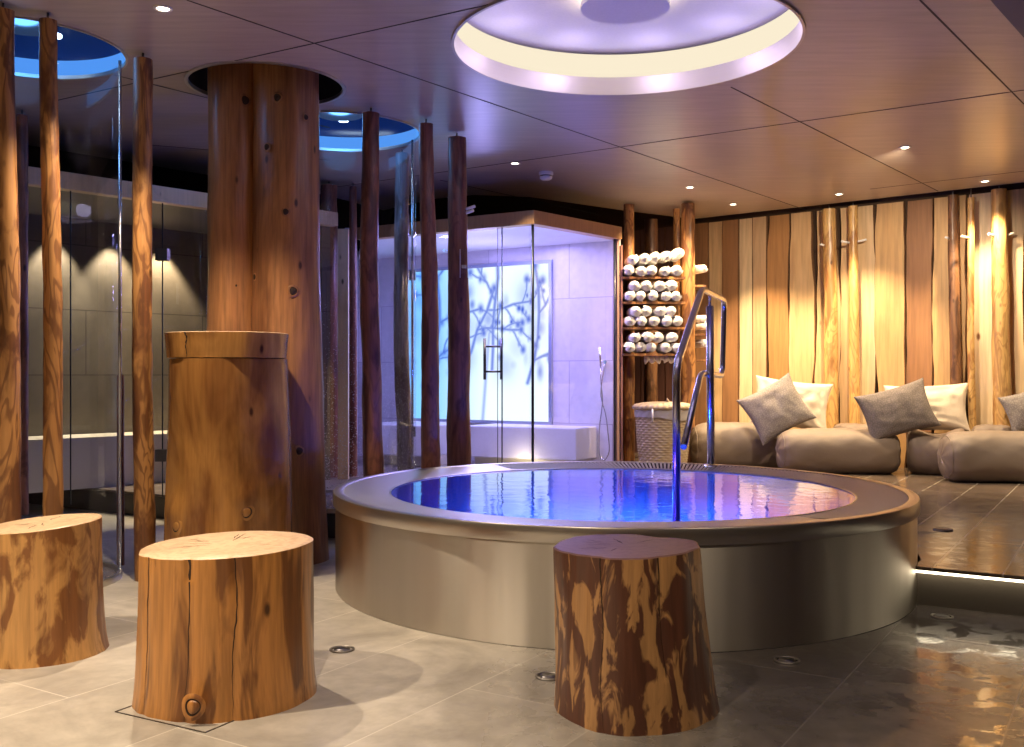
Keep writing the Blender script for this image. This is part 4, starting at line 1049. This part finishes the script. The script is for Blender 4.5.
def pillow(name, label, c, w, h, T, rot, mt, seed, cat='cushion', wr=0.0):
    n = 36; vs = []
    for sgn in (1, -1):
        for j in range(n+1):
            for i in range(n+1):
                u, v = -1+2*i/n, -1+2*j/n
                u2, v2 = math.sin(u*PI/2), math.sin(v*PI/2)
                x = w/2*u2*(1-0.10*(1-v2*v2)); z = h/2*v2*(1-0.10*(1-u2*u2))
                t = T/2*max(0, (1-u2*u2)*(1-v2*v2))**0.42
                t *= 1 + wr*noise.noise(Vector((u*2.5, v*2.5, seed))) + wr*0.6*noise.noise(Vector((u*6, v*5, seed+5)))
                vs.append((x, sgn*t, z))
    m = (n+1)*(n+1); fs = []
    for j in range(n):
        for i in range(n):
            a = j*(n+1)+i; q = (a, a+1, a+n+2, a+n+1); fs.append(q); fs.append(tuple(m+i_ for i_ in reversed(q)))
    mb = MB(); mb.add(vs, fs); e = empty(name, c, 0, label, cat); e.rotation_euler = rot
    o = mb.build('cushion_body', mt, e)
    rim = [(i, 0) for i in range(n)] + [(n, j) for j in range(n)] + [(i, n) for i in range(n, 0, -1)] + [(0, j) for j in range(n, 0, -1)]
    pts = [vs[j*(n+1)+i] for i, j in rim]; pts.append(pts[0]); m2 = MB(); m2.tube(pts, 0.004, 6, caps=False); m2.build('edge_seam', mt, e)
    return e
def onfloor(px, py, z=PH): return at(px, py, z)
b1 = Vector((2.25, 9.86, PH)); beanbag('beanbag', 'taupe roll-shaped beanbag directly behind the whirlpool handrail', b1, 0.98, 0.44, 0.47, 0.0, M['bag'], 1)
b2 = Vector(((838-HX)/F*9.30, 9.32, PH)); beanbag('beanbag', 'taupe roll-shaped beanbag in front of the leftmost pair of cushions, behind the right pool rim', b2, 1.10, 0.46, 0.44, -0.10, M['bag'], 2)
b2b = Vector(((858-HX)/F*9.85, 9.86, PH)); beanbag('beanbag', 'dark brown beanbag mostly hidden behind the long taupe roll', b2b, 0.50, 0.26, 0.46, -0.4, M['bag_dark'], 6)
b3 = Vector(((932-HX)/F*9.3, 9.2, PH)); beanbag('beanbag', 'slumped dark brown beanbag under the dark grey cushion', b3, 0.50, 0.44, 0.44, -0.5, M['bag_dark'], 3, 0.25)
b4 = Vector(((1012-HX)/F*8.5, 8.55, PH)); beanbag('beanbag', 'taupe roll-shaped beanbag at the right edge of the picture', b4, 1.12, 0.50, 0.46, -0.12, M['bag'], 4)
b5 = Vector(((990-HX)/F*9.1, 9.06, PH)); beanbag('beanbag', 'beanbag of which only the top shows behind the rightmost taupe roll', b5, 0.36, 0.24, 0.49, -0.5, M['bag_dark'], 7)
def pd(px, py, d): return dep(px, py, d)
pillow('pillow', 'large cream pillow leaning on the timber wall, left of the two', pd(791, 404, 9.88), 0.74, 0.50, 0.24, (-0.30, 0.12, -0.3), M['cush_cream'], 1, 'pillow', 0.35)
pillow('cushion', 'light speckled grey cushion standing on its corner before the left cream pillow', pd(776, 409, 9.56), 0.56, 0.50, 0.2, (-0.28, -0.50, -0.1), M['cush_grey'], 2, 'cushion', 0.15)
pillow('pillow', 'large cream pillow leaning on the timber wall, right one of the two', pd(926, 408, 9.36), 0.74, 0.46, 0.24, (-0.30, -0.04, -0.45), M['cush_cream'], 3, 'pillow', 0.35)
pillow('cushion', 'darker grey cushion leaning before the right cream pillow', pd(897, 411, 9.16), 0.64, 0.46, 0.2, (-0.26, -0.28, -0.1), M['cush_dark'], 4, 'cushion', 0.15)
pillow('cushion', 'grey cushion cut off by the right edge of the picture', pd(1030, 410, 8.85), 0.42, 0.36, 0.16, (-0.25, -0.3, -0.2), M['cush_grey'], 5, 'cushion', 0.15)

# ---------- ceiling lights and detector
KW = 1.55
def spot(px, py, label, W_, tgt=None, size=70, color=(1.0, 0.80, 0.57), xy=None, fit=True, blend=0.6, r=0.03):
    p = ceil(px, py) if xy is None else Vector((xy[0], xy[1], TOP))
    e = empty('ceiling_spotlight', (p.x, p.y, TOP), 0, label, 'ceiling light', 'recessed ceiling spotlights')
    mb = MB(); mb.lathe([(0.030, -0.001), (0.044, -0.001), (0.044, -0.005), (0.032, -0.007), (0.028, -0.002)], 32); mb.build('trim_ring', M['white'], e)
    mb = MB(); mb.lathe([(0.001, -0.0035), (0.029, -0.0035)], 24); mb.build('lens', M['led_spot'], e)
    ld_ = bpy.data.lights.new('spot_lamp', 'SPOT'); ld_.energy = W_*KW; ld_.color = color; ld_.spot_size = math.radians(size); ld_.spot_blend = blend; ld_.shadow_soft_size = r
    lo = bpy.data.objects.new('lamp', ld_); lo.location = (0, 0, -0.03); link(lo, e)
    if tgt is not None:
        d = Vector(tgt) - Vector((p.x, p.y, TOP-0.03)); lo.rotation_euler = d.to_track_quat('-Z', 'Y').to_euler()
    return e
WM = (1.0, 0.72, 0.40)
spot(163, 8, 'bright ceiling spotlight at the upper left, left of the tree-trunk column', 150, size=100)
spot(515, 163, 'small ceiling spotlight before the glass cabin, left of the smoke detector', 45, size=95)
spot(690, 187, 'small ceiling spotlight above the towel shelf post', 140, tgt=(1.35, 9.9, 1.2), size=95, color=WM)
spot(733, 204, 'small ceiling spotlight at the left end of the timber wall, right of the towel shelf', 260, size=95, color=WM)
spot(839, 194, 'small ceiling spotlight above the left cream pillow', 200, size=95, color=WM)
spot(905, 147, 'bright star-like ceiling spotlight in the middle of the right ceiling panel', 150, tgt=(3.2, 9.6, 0.9), size=110)
spot(985, 181, 'small ceiling spotlight beside the slim pole at the right', 165, size=95, color=WM)
H_ = [('added fill spotlight outside the frame above the right lounge', (5.3, 7.2), 260, 80), ('ceiling spotlight outside the frame over the left stools', (-2.3, 2.6), 210, 110),
      ('added fill spotlight outside the frame over the front floor', (-0.6, 1.7), 105, 110), ('added fill spotlight outside the frame over the front right floor', (1.9, 2.3), 45, 110),
      ('added fill spotlight outside the frame, left of the viewer', (-3.6, 0.6), 150, 120)]
for lb, xy, w_, sz in H_: spot(0, 0, lb, w_, size=sz, xy=xy)  # unseen spots added as fill, except the one over the left stools
def lamp(kind, name, loc, W_, color, size=0.3, tgt=None, sx=None, sy=None, parent=None):
    l = bpy.data.lights.new(name, kind); l.energy = W_; l.color = color
    if kind == 'AREA':
        l.size = size
        if sx: l.shape = 'RECTANGLE'; l.size = sx; l.size_y = sy
    else: l.shadow_soft_size = size
    o = bpy.data.objects.new(name, l); o.location = loc; link(o, parent)
    if tgt is not None: o.rotation_euler = (Vector(tgt)-Vector(loc)).to_track_quat('-Z', 'Y').to_euler()
    return o
VI = (0.42, 0.36, 1.0)
# lilac light inside the glass cabin
lamp('AREA', 'cabin_ceiling_lamp', (-0.1, 9.6, 2.38), 20, VI, tgt=(-0.1, 9.6, 0), sx=1.2, sy=0.6)
lamp('AREA', 'cabin_cove_lamp', (-0.25, 8.98, 2.36), 34, (0.36,0.32,1.0), tgt=(-0.25, 8.98, 0), sx=1.0, sy=0.1)
lamp('POINT', 'cabin_cold_lamp', (-0.3, 9.75, 1.9), 17, VI, 0.08)
lamp('POINT', 'bench_lamp', (on_back(520, .62).x, on_back(520, .62).y, PH+.06), 2.2, (1.0, .85, .55), 0.03)
# warm wall washers in the tiled cabin
for px in (168, 118, 60):
    w_ = on_line(px, LA - ln*(back_off-0.14), ld); l = lamp('SPOT', 'tiled_cabin_lamp', (w_.x, w_.y, 2.38), 130, (1.0, .80, .52), 0.02); l.data.spot_size = math.radians(75); l.data.spot_blend = .5
# shower domes
for c, w_ in ((HOLE_A, 6), (HOLE_C, 8)):
    l = lamp('POINT', 'dome_lamp', (c[0], c[1], TOP+0.06), w_, (0.12, 0.42, 1.0), 0.12)
# pool lamps under water
for k, (an, rr, w_) in enumerate(((84, 0.62, 62), (15, 0.85, 3), (250, 0.7, 14), (150, .8, 5))):
    an = math.radians(an); lamp('POINT', 'underwater_light', (rr*math.cos(an), rr*math.sin(an), 0.10), w_, (0.20, 0.08, 1.0) if k else (0.04, 0.25, 1.0), 0.05, parent=pool)
# skylight glow
for k in range(10):
    lamp('POINT', 'skylight_lamp', (SKY.x+0.74*math.cos(k*PI/5), SKY.y+0.74*math.sin(k*PI/5), TOP+0.10), 1.0, (0.74, 0.62, 1.0), 0.08)
# smoke detector
sdp = ceil(546, 172); sd_e = empty('smoke_detector', (sdp.x, sdp.y, TOP), 0, 'white round smoke detector on the ceiling before the glass cabin', 'smoke detector')
mb = MB(); mb.lathe([(0.062, -0.001), (0.062, -0.022), (0.054, -0.030)], 40); mb.build('base', M['white'], sd_e, sharp=40)
mb = MB(); mb.lathe([(0.050, -0.030), (0.050, -0.040)], 40); mb.build('sensor_slot', M['steel_dark'], sd_e)
mb = MB(); mb.lathe([(0.054, -0.040), (0.052, -0.056), (0.036, -0.068), (0.001, -0.070)], 40); mb.build('cap', M['white'], sd_e, sharp=50)

# ---------- world, camera, view
w = bpy.data.worlds.new('world'); bpy.context.scene.world = w; w.use_nodes = True
w.node_tree.nodes['Background'].inputs[0].default_value = (0.02, 0.02, 0.03, 1); w.node_tree.nodes['Background'].inputs[1].default_value = 0.5
cam = bpy.data.cameras.new('camera'); cam.sensor_width = 36; cam.lens = 36*F/1024; cam.shift_y = 1.5/1024; cam.clip_start = 0.05
co = bpy.data.objects.new('camera', cam); co.location = (0, 0, CH); co.rotation_euler = (PI/2, 0, 0); link(co)
sc = bpy.context.scene; sc.camera = co
sc.view_settings.view_transform = 'Standard'; sc.view_settings.look = 'None'; sc.view_settings.gamma = 1; sc.view_settings.use_curve_mapping = False
sc.view_settings.exposure = 0.2
